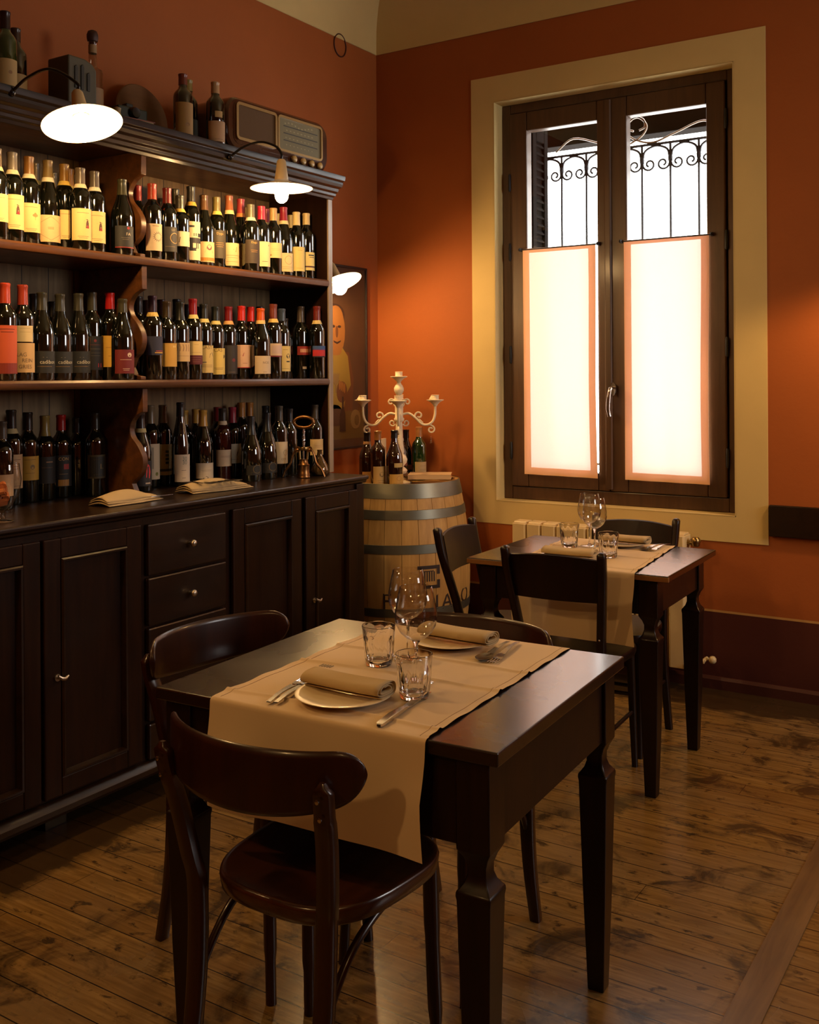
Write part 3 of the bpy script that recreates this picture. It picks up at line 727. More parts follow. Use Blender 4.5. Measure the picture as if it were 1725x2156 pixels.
def wine_label(o, r, k, face, spec, rad=None):
    """spec: list of (z0, z1, half_width, colour, marks); heights as in the .30 m bottle"""
    for z0, z1, hw, col, marks in spec:
        b = B(); mats = [paint(*col, .65)]
        n = 14
        w = min(1.25, hw*1.32/r); hw = w*r
        b.sheet(lambda u,v: (r*math.cos(face-w+2*w*u), r*math.sin(face-w+2*w*u), z0+(z1-z0)*v), n, 1, 0)
        H = z1-z0
        def poly(pts, colr):
            # pts in label units: u -1..1 across, v 0..1 up
            m_ = paint(*colr, .6)
            if m_ not in mats: mats.append(m_)
            rr = r+.0004
            b.add([(rr*math.cos(face+w*u), rr*math.sin(face+w*u), z0+H*v) for u,v in pts], [tuple(range(len(pts)))], mats.index(m_))
        def bar(u0,u1,v0,v1,colr):
            N = max(1, int((u1-u0)*5))
            for i in range(N):
                a, c = u0+(u1-u0)*i/N, u0+(u1-u0)*(i+1)/N
                poly([(a,v0),(c,v0),(c,v1),(a,v1)], colr)
        asp = hw/H
        def disc(u,v,ru,colr,nn=12,rv=None):
            rv = rv or ru*asp*1.0
            poly([(u+ru*math.cos(2*math.pi*i/nn), v+rv*math.sin(2*math.pi*i/nn)) for i in range(nn)], colr)
        for mk_ in marks:
            t = mk_[0]
            if t == 'lines':
                for (v, wd, cc) in mk_[1]: bar(-wd, wd, v-.008, v+.008, cc)
            elif t == 'bar': bar(*mk_[1:])
            elif t == 'disc': disc(*mk_[1:])
            elif t == 'poly': poly(mk_[1], mk_[2])
            elif t == 'fig':
                u, v = mk_[1]; cc = mk_[2]
                disc(u, v+.09, .10, cc, 8); poly([(u-.16,v-.12),(u+.16,v-.12),(u+.12,v+.07),(u-.12,v+.07)], cc)
                poly([(u-.34,v+.10),(u-.05,v+.17),(u+.25,v+.12),(u+.05,v+.135)], cc)
                poly([(u-.1,v-.12),(u+.14,v-.12),(u+.12,v-.03),(u-.04,v-.03)], (150,40,40))
            elif t == 'tree':
                u, v = mk_[1]; cc = mk_[2]
                for du, dv in ((0,.05),(-.12,.0),(.12,.0),(0,-.02)): disc(u+du, v+dv, .11, cc, 7)
                bar(u-.015,u+.015,v-.16,v,cc)
            elif t == 'ring':
                u, v, ru, cc = mk_[1:]; rv = ru*asp
                for i in range(20):
                    a, c = 2*math.pi*i/20, 2*math.pi*(i+1)/20
                    poly([(u+ru*q*math.cos(t_), v+rv*q*math.sin(t_)) for q,t_ in ((1,a),(1,c),(.9,c),(.9,a))], cc)
            elif t == 'hex':
                u, v, ru, cc = mk_[1:]; rv = ru*asp
                for i in range(6):
                    a, c = R(30+60*i), R(90+60*i)
                    for s_ in range(4):
                        f0, f1 = s_/4, (s_+1)/4
                        L = lambda f, q: (u+ru*q*(math.cos(a)*(1-f)+math.cos(c)*f), v+rv*q*(math.sin(a)*(1-f)+math.sin(c)*f))
                        poly([L(f0,1), L(f1,1), L(f1,.965), L(f0,.965)], cc)
            elif t == 'sun':
                u, v, ru, cc = mk_[1:]; rv = ru*asp
                for i in range(16):
                    a = 2*math.pi*i/16
                    poly([(u+ru*.55*math.cos(a-.12), v+rv*.55*math.sin(a-.12)), (u+ru*math.cos(a), v+rv*math.sin(a)), (u+ru*.55*math.cos(a+.12), v+rv*.55*math.sin(a+.12))], cc)
            elif t == 'text':
                s_, u, v, size, cc = mk_[1:]
                m_ = paint(*cc, .6)
                if m_ not in mats: mats.append(m_)
                V, F = text_geo(s_)
                rr = r+.0005
                b.add([(rr*math.cos(face+w*u+px_*size/r), rr*math.sin(face+w*u+px_*size/r), z0+H*v+pz_*size) for px_,pz_ in V], F, mats.index(m_))
        c = mk('bottle_label', b, mats, o, smooth=60)
_tg = {}
def text_geo(s_):
    if s_ in _tg: return _tg[s_]
    cu = bpy.data.curves.new('lettering', 'FONT'); cu.body = s_; cu.size = 1.0; cu.align_x = 'CENTER'; cu.align_y = 'CENTER'; cu.resolution_u = 3
    o = bpy.data.objects.new('lettering', cu); COL.objects.link(o)
    dg = bpy.context.evaluated_depsgraph_get(); dg.update()
    me = bpy.data.meshes.new_from_object(o.evaluated_get(dg))
    V = [(v.co.x, v.co.y) for v in me.vertices]; F = [tuple(p.vertices) for p in me.polygons]
    bpy.data.objects.remove(o); bpy.data.curves.remove(cu); bpy.data.meshes.remove(me)
    _tg[s_] = (V, F); return V, F

CR=(226,190,120); IV=(214,188,140); WH=(205,185,155); GD=(170,120,50); DK=(30,24,20); BN=(90,50,25); RD=(150,30,24); INK=(60,45,35)
SM=('lines',[(.86,.5,(150,120,80)),(.12,.45,(150,120,80)),(.07,.35,(150,120,80))])
G1, G2, G3, G4 = 'wine bottles on the top shelf', 'wine bottles on the middle shelf', 'wine bottles on the counter', 'old bottles on top of the shelf unit'
Z1, Z2, Z3 = 1.85, 1.405, .98
# top shelf, left bay
bottle('bordeaux',-2.860,2.028,Z1,.295,(120,100,70),'bottle with cream label cut by the left edge, top shelf',[(.060,.150,.030,CR,[SM])],(215,195,150),group=G1)
bottle('bordeaux',-2.880,2.101,Z1,.298,(120,108,90),'top shelf grey-capped bottle with cream figure label, nearest the left edge',[(.045,.158,.032,CR,[('fig',(.25,.55),BN),SM])],(220,205,165),group=G1)
bottle('bordeaux',-2.895,2.176,Z1,.299,(140,96,40),'bronze-capped bottle whose cream label shows a small tree, top shelf',[(.045,.142,.032,CR,[('tree',(.3,.58),(180,130,70)),SM])],(225,210,170),group=G1)
bottle('burgundy',-2.905,2.259,Z1,.302,(130,105,55),'sloping bottle with a low wide label bearing a thin hexagon, top shelf',[(.022,.112,.038,(222,186,130),[('hex',0,.5,.80,(150,120,80)),('bar',-.2,.2,.46,.56,(200,160,105))])],(225,210,170),group=G1)
bottle('bordeaux',-2.920,2.339,Z1,.305,(150,110,45),'gold-capped bottle with yellow neck band beside the hexagon label, top shelf',[(.040,.140,.032,CR,[('disc',.5,.62,.10,(190,120,70)),SM])],(225,190,90),group=G1)
bottle('bordeaux',-2.845,2.346,Z1,.284,(100,86,66),'grey-capped bottle with cream figure label, second from right of six, top shelf',[(.035,.150,.032,CR,[('fig',(.35,.50),BN),SM])],(220,205,165),group=G1)
bottle('bordeaux',-2.860,2.420,Z1,.286,(95,82,66),'grey-capped bottle with cream figure label, rightmost of the six, top shelf',[(.035,.150,.032,CR,[('fig',(.25,.50),BN),SM])],(225,212,180),group=G1)
bottle('burgundy',-2.855,2.540,Z1,.277,(70,66,40),'sloping bottle with black and red label left of the scrolled partition, top shelf',[(.030,.115,.030,(34,32,28),[('disc',.25,.9,.14,RD),('text','FA',.25,.62,.016,(190,170,140)),('bar',-1,1,.0,.04,RD),('lines',[(.46,.4,(120,105,85)),(.38,.3,(120,105,85))])])],None,.062,group=G1)
for i,(x,y,h,c,d) in enumerate([(-2.990,2.276,.305,(110,90,60),'behind the tree label bottle'),(-2.995,2.354,.286,(90,76,50),'behind the hexagon label bottle'),(-3.005,2.430,.313,(150,100,40),'behind the yellow-banded bottle'),(-3.050,2.494,.305,(110,96,70),'right behind the rightmost figure label')]):
    bottle('bordeaux',x,y,Z1,h,c,'back row bottle half hidden %s, top shelf'%d,None,(200,170,90) if i!=1 else None,group=G1)
# top shelf, right bay
bottle('bordeaux',-2.860,2.688,Z1,.285,(170,60,30),'orange-red capped bottle with black sunburst on ivory label, top shelf',[(.035,.140,.028,(206,180,140),[('sun',.3,.52,.62,DK),('bar',-.3,.4,.9,.93,(150,120,90))])],None,.062,group=G1)
bottle('bordeaux',-2.860,2.764,Z1,.280,(110,34,24),'dark red capped bottle with thin gold ring on dark label, top shelf',[(.040,.140,.030,(46,40,32),[('ring',.5,.55,.55,(190,150,80)),('text','LO',.3,.88,.012,(160,140,100)),('lines',[(.2,.5,(120,100,70))])])],None,.062,group=G1)
bottle('bordeaux',-2.870,2.840,Z1,.264,(66,62,46),'short bottle with ivory label crossed by a dark swoosh, top shelf',[(.075,.140,.030,(212,190,150),[('poly',[(-1,.75),(-.3,.62),(.3,.40),(.9,.50),(.9,.42),(.3,.30),(-.4,.25),(-1,.2)],(60,24,18))])],(200,170,80),group=G1)
bottle('bordeaux',-2.885,2.915,Z1,.312,(50,46,40),'tall bottle with black block pattern on tall ivory label, top shelf',[(.020,.165,.026,(210,190,150),[('bar',-.1,.25,.62,.70,DK),('bar',.45,1,.60,.70,DK),('bar',-1,1,.44,.58,DK),('bar',-1,-.2,.30,.44,DK),('bar',.2,.55,.30,.44,DK),('bar',-.6,.2,.24,.32,DK),('bar',-.8,0,.85,.9,DK)])],(190,150,60),group=G1)
bottle('burgundy',-2.895,2.997,Z1,.291,(92,60,30),'sloping bottle with a small portrait over an orange label foot, top shelf',[(.022,.105,.034,(214,180,128),[('disc',.15,.72,.26,(110,60,60)),('poly',[(-.3,.45),(.55,.45),(.35,.72),(-.1,.72)],(90,60,50)),('bar',-1,1,.05,.22,(190,120,40))])],None,.062,group=G1)
bottle('bordeaux',-2.900,3.075,Z1,.295,(120,104,50),'olive-capped bottle with tall grey-brown label and gold lettering, top shelf',[(.045,.160,.031,(70,60,40),[('text','Dygu',0,.88,.014,(190,150,70)),('lines',[(.55,.4,GD),(.48,.45,GD),(.41,.35,GD)])])],(200,180,90),group=G1)
bottle('burgundy',-2.905,3.154,Z1,.313,(150,84,44),'copper-capped sloping bottle with ivory label and sketched landscape, top shelf',[(.020,.110,.036,(210,184,130),[('poly',[(-.7,.65),(-.3,.82),(0,.72),(.4,.84),(.8,.66),(.3,.60)],(176,146,96)),('lines',[(.45,.6,(120,90,50)),(.35,.5,(150,120,70)),(.18,.6,(150,120,70))])])],(215,190,130),group=G1)
bottle('burgundy',-2.915,3.237,Z1,.312,(160,52,50),'pink-red capped sloping bottle with round cream crest label, top shelf',[(.022,.045,.036,(206,172,96),[]),(.045,.118,.028,(214,182,104),[('ring',0,.5,.85,(170,120,40)),('lines',[(.62,.35,(140,100,40)),(.45,.4,(140,100,40)),(.3,.3,(140,100,40))])])],(190,120,60),group=G1)
bottle('bordeaux',-2.840,3.214,Z1,.279,(104,92,60),'grey-capped bottle with narrow brown label and gold lettering, top shelf',[(.035,.140,.029,(58,44,30),[('text','Dygu',.0,.88,.013,(190,150,70)),('lines',[(.55,.4,GD),(.48,.35,GD)])])],(225,210,170),group=G1)
bottle('bordeaux',-2.860,3.304,Z1,.286,(190,40,56),'bright crimson capped bottle with tall cream label, top shelf',[(.030,.140,.029,(226,206,150),[('lines',[(.2,.35,INK)]),('disc',.5,.85,.08,(150,120,80))])],None,.060,group=G1)
bottle('bordeaux',-2.860,3.382,Z1,.288,(176,140,80),'tan-capped bottle with cream label ending high above its base, top shelf',[(.075,.142,.032,(222,196,132),[('disc',-.65,.18,.10,(170,130,60)),('lines',[(.6,.6,(190,160,100)),(.5,.5,(190,160,100))])])],None,.056,group=G1)
bottle('burgundy',-2.870,3.463,Z1,.304,(150,34,48),'crimson-capped sloping bottle with low cream label, top shelf',[(.020,.100,.036,(220,196,140),[('ring',.1,.62,.4,(180,140,100)),('lines',[(.25,.6,(170,140,90)),(.16,.5,(170,140,90))])])],(220,200,150),group=G1)
bottle('bordeaux',-2.865,3.545,Z1,.293,(214,188,124),'cream-capped bottle with plain tall yellow label, second from right, top shelf',[(.030,.140,.031,(222,196,116),[('lines',[(.85,.3,(190,150,70)),(.12,.4,(190,150,70))])])],None,.060,group=G1)
bottle('bordeaux',-2.870,3.622,Z1,.298,(214,184,120),'cream-capped bottle with dark stripe near the foot of its label, rightmost, top shelf',[(.040,.122,.030,(222,200,124),[('bar',-1,.9,.16,.24,(80,30,24)),('bar',-.2,.6,.80,.86,DK),('bar',-.1,.6,.70,.73,DK)])],None,.052,group=G1)
for x,y,h,c,bd,d in [(-2.990,2.735,.299,(150,44,30),None,'red-capped back row bottle seen past the scrolled partition'),(-2.990,2.860,.267,(34,30,26),None,'low dark back row bottle beside the ring label'),(-2.995,2.939,.317,(60,54,36),None,'dark olive capped back row bottle behind the swoosh label'),(-2.990,3.357,.300,(120,100,60),None,'back row bottle behind the narrow brown label'),(-2.990,3.489,.311,(170,44,60),(200,190,140),'crimson-capped back row bottle behind the tan-capped one'),(-2.990,3.570,.300,(200,176,112),None,'cream-capped back row bottle behind the low cream label'),(-2.980,3.648,.303,(210,186,124),None,'cream-capped back row bottle behind the plain yellow label')]:
    bottle('bordeaux',x,y,Z1,h,c,d+', top shelf',None,bd,group=G1)
# middle shelf, left bay
bottle('bordeaux',-2.860,2.057,Z2,.313,(170,60,34),'bottle with orange label over a dark red hill picture, middle shelf left end',[(.022,.170,.031,(196,84,44),[('bar',-1,1,.0,.22,(130,40,22)),('poly',[(-1,.22),(-.4,.34),(.2,.26),(1,.40),(1,.22)],(90,28,18)),('lines',[(.92,.6,(110,40,20)),(.86,.5,(110,40,20))])])],None,.062,group=G2)
bottle('bordeaux',-2.875,2.134,Z2,.313,(150,54,32),'red-patterned cap bottle with two stacked ivory labels, middle shelf',[(.122,.172,.022,(212,190,140),[('lines',[(.82,.6,(150,120,80)),(.6,.6,(150,120,80))])]),(.026,.118,.034,(206,168,112),[('text','LAG',-.25,.60,.017,(110,90,60)),('text','REIN',.15,.40,.017,(110,90,60)),('text','GRIES',0,.19,.017,(110,90,60))])],None,.062,group=G2)
for x,y,h,d in [(-2.880,2.213,.294,'leftmost of three alike'),(-2.895,2.298,.295,'middle one of three alike'),(-2.905,2.384,.303,'rightmost of three alike')]:
    bottle('burgundy',x,y,Z2,h,(50,48,36),'sloping bottle with black cadibon label, %s, middle shelf'%d,[(.026,.100,.039,(26,26,24),[('text','cadibon',.22,.50,.018,(200,190,160)),('lines',[(.72,.15,(120,110,90)),(.30,.5,(150,110,50))])])],None,.060,group=G2)
bottle('bordeaux',-2.925,2.461,Z2,.314,(54,50,36),'olive-capped bottle with dark label and small red square, middle shelf',[(.035,.150,.031,(28,24,22),[('disc',.0,.86,.12,(120,34,26)),('bar',.25,.6,.08,.20,(180,50,50)),('lines',[(.74,.5,(100,40,30)),(.62,.5,(90,80,60)),(.5,.5,(70,60,50)),(.42,.5,(70,60,50))])])],None,.062,group=G2)
bottle('bordeaux',-2.918,2.536,Z2,.316,(170,24,22),'red-capped bottle with plain yellow eight-cornered label, middle shelf',[(.045,.152,.033,(214,168,66),[('lines',[(.62,.6,(170,120,40)),(.35,.4,(170,120,40))]),('disc',.4,.74,.08,(120,90,40))])],None,.056,group=G2)
bottle('burgundy',-2.843,2.528,Z2,.290,(60,56,36),'olive-capped sloping bottle with wine-red label beside the scrolled partition, middle shelf',[(.024,.112,.032,(110,26,24),[('disc',.3,.78,.2,(214,190,160)),('lines',[(.58,.5,(214,190,160)),(.2,.3,(214,190,160)),(.14,.25,(214,190,160))])])],None,.050,group=G2)
for x,y,h,d in [(-2.990,2.266,.298,'behind the leftmost cadibon bottle'),(-2.990,2.343,.276,'behind the middle cadibon bottle')]:
    bottle('bordeaux',x,y,Z2,h,(26,22,18),'dark back row bottle %s, middle shelf'%d,None,None,group=G2)
# middle shelf, right bay
bottle('bordeaux',-2.860,2.687,Z2,.312,(44,26,40),'purple-capped bottle with navy blue label, middle shelf',[(.088,.155,.031,(38,38,60),[('bar',-.1,.9,.10,.16,(200,150,50)),('bar',.0,.9,.20,.24,(170,60,50))])],(200,170,90),group=G2)
bottle('bordeaux',-2.865,2.764,Z2,.295,(52,40,22),'brown-capped bottle with tan label over a brown landscape, middle shelf',[(.050,.140,.031,(204,156,66),[('poly',[(-1,0),(1,0),(1,.30),(.2,.36),(-1,.28)],(110,64,24)),('bar',.3,.6,.82,.9,(225,200,130))])],None,.062,group=G2)
bottle('bordeaux',-2.875,2.843,Z2,.298,(30,30,22),'black-capped bottle with square ivory label of wavy upright strokes, middle shelf',[(.070,.142,.031,(206,172,120),[('poly',[(u,.55),(u+.1,.55),(u+.16,.75),(u+.08,.92),(u-.02,.92),(u+.06,.75)],(160,124,84)) for u in (-.7,-.4,-.1,.2,.5)]+[('lines',[(.3,.6,(140,110,70))])])],None,.070,group=G2)
bottle('bordeaux',-2.885,2.922,Z2,.316,(120,16,22),'dark crimson capped bottle with cream label over a maroon block, middle shelf',[(.056,.090,.030,(92,26,26),[('lines',[(.75,.6,(190,140,110)),(.5,.5,(190,140,110)),(.28,.4,(190,140,110))])]),(.090,.142,.030,(220,190,122),[('lines',[(.75,.25,(160,120,70)),(.2,.5,(160,120,70))])])],(200,180,110),group=G2)
bottle('bordeaux',-2.900,2.998,Z2,.301,(34,34,30),'black-capped bottle with CAST cream label crossed by a dark bar, middle shelf',[(.026,.135,.031,(214,184,112),[('text','CAST',-.05,.92,.020,(110,80,40)),('poly',[(.2,.55),(.75,.60),(.6,.74),(.3,.70)],(60,50,40)),('bar',-1,-.1,.375,.40,(40,40,70)),('lines',[(.28,.6,(150,120,70)),(.22,.6,(150,120,70))])])],(200,180,110),group=G2)
bottle('bordeaux',-2.910,3.076,Z2,.295,(30,32,28),'black-capped bottle with all-cream CAS label, middle shelf',[(.020,.128,.031,(220,190,100),[('text','CAS',-.1,.92,.020,(120,90,40)),('poly',[(.5,.60),(.8,.66),(.7,.76),(.55,.74)],(80,60,40)),('lines',[(.25,.5,(160,130,70)),(.2,.4,(160,130,70))])])],(200,180,110),group=G2)
bottle('bordeaux',-2.910,3.152,Z2,.299,(110,20,22),'crimson-capped bottle with slim grey-black label, middle shelf',[(.022,.140,.028,(44,38,36),[('disc',.2,.48,.2,(110,30,30)),('lines',[(.06,.4,(120,100,80))])])],(200,150,90),group=G2)
for x,y,h,d in [(-2.910,3.231,.306,'left one of two twins'),(-2.925,3.306,.307,'right one of two twins')]:
    bottle('bordeaux',x,y,Z2,h,(190,38,26),'bright red capped bottle with pinkish hill-stripe label, %s, middle shelf'%d,[(.046,.140,.032,(216,174,140),[('poly',[(-.5,.55),(-.1,.66),(.4,.64),(.9,.55),(.4,.50),(-.2,.50)],(176,90,80)),('poly',[(-.5,.44),(.9,.44),(.5,.34),(.0,.32)],(190,110,90)),('bar',-1,1,0,.03,(180,50,40)),('lines',[(.2,.25,(150,90,70))])])],None,.060,group=G2)
bottle('burgundy',-2.845,3.279,Z2,.296,(200,84,24),'orange-capped sloping bottle with low white label, middle shelf',[(.022,.098,.034,(208,184,150),[('text','NOE',.1,.62,.014,(130,110,90)),('lines',[(.1,.2,(130,110,90))])])],(216,180,110),.050,group=G2)
bottle('bordeaux',-2.860,3.378,Z2,.320,(110,50,36),'brown-red capped bottle with square pale label edged maroon, middle shelf',[(.088,.142,.029,(216,186,150),[('bar',-1,1,0,.10,(120,30,34)),('bar',-.6,.6,.25,.85,(206,176,160))])],(214,180,96),group=G2)
bottle('bordeaux',-2.875,3.452,Z2,.305,(56,66,80),'blue-grey capped bottle with cream label and black figure disc, middle shelf',[(.032,.140,.031,(226,196,116),[('disc',.35,.60,.26,DK,12),('disc',.35,.63,.08,(226,196,116)),('bar',.28,.42,.50,.60,(226,196,116)),('bar',.1,.6,.36,.41,DK),('lines',[(.85,.3,(160,130,70)),(.1,.4,(160,130,70))])])],None,.052,group=G2)
bottle('bordeaux',-2.905,3.622,Z2,.326,(70,58,48),'dark slim-capped bottle with red sunburst emblem, middle shelf',[(.098,.134,.026,(150,40,24),[('bar',-.6,.7,.3,.7,(214,150,110)),('bar',-.4,-.1,.35,.65,(150,40,24))]),(.040,.050,.008,(160,140,110),[])],None,.066,group=G2)
bottle('bordeaux',-2.835,3.650,Z2,.325,(110,34,24),'bottle with blue and bright red label at the right end, middle shelf',[(.088,.135,.029,(190,36,36),[('bar',-1,1,.74,1,(50,80,130)),('bar',-1,1,.64,.74,(90,60,110)),('bar',-1,1,0,.10,(20,16,24))])],(220,190,120),group=G2)
for x,y,h,c,d in [(-2.990,2.737,.319,(40,30,22),'dark back row bottle seen past the scrolled partition'),(-3.020,2.808,.310,(54,26,24),'maroon-capped back row bottle behind the navy label'),(-3.020,2.885,.317,(56,24,22),'maroon-capped back row bottle behind the tan landscape label'),(-3.015,2.963,.323,(30,26,22),'dark back row bottle behind the wavy-stroke label'),(-3.030,3.036,.307,(28,24,20),'dark back row bottle behind the maroon block label'),(-3.040,3.115,.302,(30,26,22),'dark back row bottle behind the CAST label'),(-2.990,3.440,.318,(60,50,50),'back row bottle behind the orange-capped one'),(-2.935,3.545,.269,(34,28,24),'low dark bottle alone in the gap near the right end')]:
    bottle('bordeaux',x,y,Z2,h,c,d+', middle shelf',None,None,group=G2)
# on the counter, left bay
bottle('bordeaux',-2.970,2.121,Z3,.290,(70,60,50),'bottle with pale label behind the glass bowl, counter left edge',[(.045,.120,.031,(196,160,120),[])],None,group=G3)
bottle('bordeaux',-3.050,2.215,Z3,.324,(34,26,20),'dark bottle with large pinkish ivory label, counter left bay',[(.052,.160,.033,(188,150,108),[('lines',[(.85,.6,(120,80,60)),(.65,.4,(110,80,60)),(.58,.35,(110,80,60)),(.08,.6,(140,100,70))])])],(190,170,120),group=G3)
bottle('bordeaux',-3.060,2.289,Z3,.313,(26,20,16),'dark bottle with mustard yellow label, counter left bay',[(.075,.155,.031,(180,136,46),[('disc',.2,.55,.2,(120,90,40)),('lines',[(.86,.5,(110,80,30)),(.3,.4,(110,80,30))])])],None,group=G3)
bottle('bordeaux',-3.065,2.364,Z3,.299,(134,112,56),'bottle with straw-yellow cap and dark label, counter left bay',[(.060,.155,.030,(22,18,16),[('bar',-.1,.5,.78,.83,(120,90,60)),('lines',[(.6,.5,(90,60,40))])])],None,.072,group=G3)
bottle('bordeaux',-3.075,2.442,Z3,.299,(150,26,20),'red-capped bottle with black, red and gold label, counter left bay',[(.042,.155,.030,(26,20,18),[('bar',-.5,.5,.02,.22,(150,104,40)),('bar',.0,.5,.55,.72,(140,30,26)),('text','CON',0,.88,.016,(180,140,80)),('lines',[(.40,.4,(120,90,60))])])],None,.056,group=G3)
bottle('bordeaux',-3.080,2.518,Z3,.286,(26,22,18),'unlabelled dark bottle in the shadow, counter left bay',None,None,group=G3)
bottle('bordeaux',-3.005,2.538,Z3,.304,(36,30,20),'bottle with olive-framed dark label next to the partition, counter left bay',[(.065,.150,.030,(70,56,26),[('bar',-.8,.8,.08,.92,(34,28,16)),('text','L',.35,.5,.026,(150,120,60)),('lines',[(.16,.4,(150,120,60)),(.8,.4,(120,90,40))])])],None,group=G3)
# on the counter, right bay
bottle('burgundy',-2.970,2.726,Z3,.298,(44,30,24),'bottle with red bird on black label by the scrolled partition, counter',[(.022,.118,.036,(34,30,32),[('poly',[(.15,.35),(.5,.30),(.62,.55),(.5,.80),(.32,.88),(.2,.70)],(214,50,56)),('bar',.1,.6,.08,.14,(170,150,130))])],(200,180,120),group=G3)
bottle('bordeaux',-3.050,2.851,Z3,.323,(112,94,70),'grey-brown capped bottle with very tall white label, counter',[(.030,.160,.026,WH,[('bar',-.2,.0,.3,.9,(150,135,115)),('disc',.4,.15,.2,(120,120,50))])],None,.066,group=G3)
bottle('bordeaux',-3.060,2.927,Z3,.322,(112,94,64),'grey-brown capped bottle with green upright writing on pale label, counter',[(.040,.155,.024,(196,176,120),[('bar',-.1,.35,.72,.80,(70,76,30)),('bar',-.1,.35,.60,.68,(70,76,30)),('bar',-.1,.35,.48,.56,(40,40,24)),('bar',-.1,.35,.36,.44,(40,40,24)),('bar',-.8,.8,.12,.20,(60,60,50))])],None,.066,group=G3)
bottle('riesling',-2.970,2.935,Z3,.333,(26,20,20),'tall slender bottle with black cap and white 30 label, counter',[(.018,.115,.029,(206,186,160),[('text','30',.1,.84,.020,(120,124,110)),('text','30',.1,.70,.020,(120,124,110)),('lines',[(.42,.25,(100,90,80)),(.14,.2,(100,90,80))])])],None,.050,group=G3)
bottle('bordeaux',-3.050,3.036,Z3,.298,(170,130,56),'gold-capped back row bottle beside the tall slender bottle, counter',None,None,group=G3)
bottle('bordeaux',-3.060,3.113,Z3,.300,(190,140,60),'gold-capped back row bottle behind the wavy-edged label, counter',None,None,group=G3)
bottle('burgundy',-2.970,3.062,Z3,.299,(196,146,64),'gold-capped sloping bottle with low white wavy-edged label, counter',[(.022,.085,.037,(200,184,160),[('poly',[(-.3,-.02),(.1,-.02),(.1,.10),(-.05,.16),(-.3,.05)],(12,12,8)),('lines',[(.55,.5,(140,125,110)),(.48,.4,(140,125,110))])])],None,.066,group=G3)
bottle('bordeaux',-3.050,3.232,Z3,.305,(120,26,30),'dark red capped back row bottle behind the rose bottle, counter',[(.040,.120,.026,(120,60,50),[])],None,group=G3)
bottle('bordeaux',-2.970,3.177,Z3,.303,(40,36,32),'reddish rose wine bottle with black cap and wide white label, counter',[(.062,.130,.033,(208,182,150),[('lines',[(.62,.5,(150,110,90)),(.55,.5,(150,110,90))])])],(200,180,150),.052,glass='rbottle',group=G3)
bottle('bordeaux',-3.035,3.308,Z3,.303,(150,44,60),'pink-red capped bottle with white script label, counter',[(.062,.145,.031,(200,186,160),[('poly',[(-.3,.45),(.2,.60),(.4,.80),(.3,.55),(.1,.40)],(140,130,120)),('lines',[(.2,.5,(140,130,120))])])],None,.066,group=G3)
bottle('bordeaux',-3.050,3.382,Z3,.321,(168,110,48),'tan-capped back row bottle left of the sparkling wine, counter',None,None,group=G3)
bottle('bordeaux',-3.075,3.465,Z3,.319,(170,110,48),'tan-capped back row bottle behind the two sparkling wines, counter',[(.080,.130,.026,(150,60,40),[])],None,group=G3)
for x,y,h,d in [(-2.860,3.232,.269,'left one of two'),(-2.860,3.332,.281,'right one of two')]:
    bottle('sparkling',x,y,Z3,h,(24,26,32),'dark foil sparkling wine bottle, %s, counter'%d,[(.030,.075,.030,(24,22,18),[('ring',.2,.6,.5,(110,90,50)),('lines',[(.3,.5,(90,76,46))])])],None,.085,group=G3)
bottle('bordeaux',-3.050,3.545,Z3,.302,(30,30,30),'dark back row bottle right of the sparkling wines, counter',None,None,group=G3)
bottle('bordeaux',-2.870,3.424,Z3,.307,(66,60,50),'grey-capped bottle with white label and oval drawing, counter',[(.058,.150,.029,(206,186,152),[('ring',.35,.5,.3,(130,110,90)),('text','COS',.1,.2,.012,(120,100,80))])],None,.062,group=G3)
bottle('bordeaux',-2.945,3.560,Z3,.292,(30,28,26),'dark bottle behind the corkscrew with a near-black label, counter',[(.045,.110,.028,(40,36,30),[])],None,group=G3)
bottle('bordeaux',-2.880,3.505,Z3,.293,(30,28,28),'dark bottle right behind the corkscrew frame, counter',None,None,group=G3)
bottle('bordeaux',-2.850,3.650,Z3,.306,(60,54,46),'slim dark-capped bottle with cream label at the right end, counter',[(.080,.150,.031,(214,180,120),[('lines',[(.6,.5,(190,130,90)),(.5,.5,(190,130,90))])])],None,.062,group=G3)
# on top of the shelf unit
bottle('bordeaux',-2.88,2.078,TOPZ,.280,(40,14,14),'large dusty green bottle with stained cream label at the top left',[(.015,.130,.033,(176,142,84),[('disc',.2,.6,.15,(140,100,50))])],None,.062,glass='gbottle',group=G4)
bottle('bordeaux',-2.945,2.165,TOPZ,.262,(60,36,20),'smaller dusty bottle behind the large green one at the top left',[(.012,.120,.032,(170,134,78),[])],None,.05,group=G4)
bottle('bordeaux',-2.80,2.791,TOPZ,.240,(110,50,30),'dusty bottle with yellowed label, left of two before the radio, on top',[(.012,.160,.034,(150,110,50),[('disc',.1,.3,.2,(130,90,40))])],None,.052,group=G4)
bottle('bordeaux',-2.90,2.920,TOPZ,.265,(150,130,70),'pale-capped bottle half hidden behind the yellowed label, on top',[(.012,.120,.033,(60,60,36),[])],None,.05,group=G4)
bottle('bordeaux',-2.785,2.950,TOPZ,.245,(176,136,92),'tan-capped bottle with small oval seal above a beige label, beside the radio',[(.010,.108,.034,(170,130,88),[('lines',[(.12,.4,(110,80,50))])]),(.125,.155,.012,(176,140,80),[])],None,.055,group=G4)
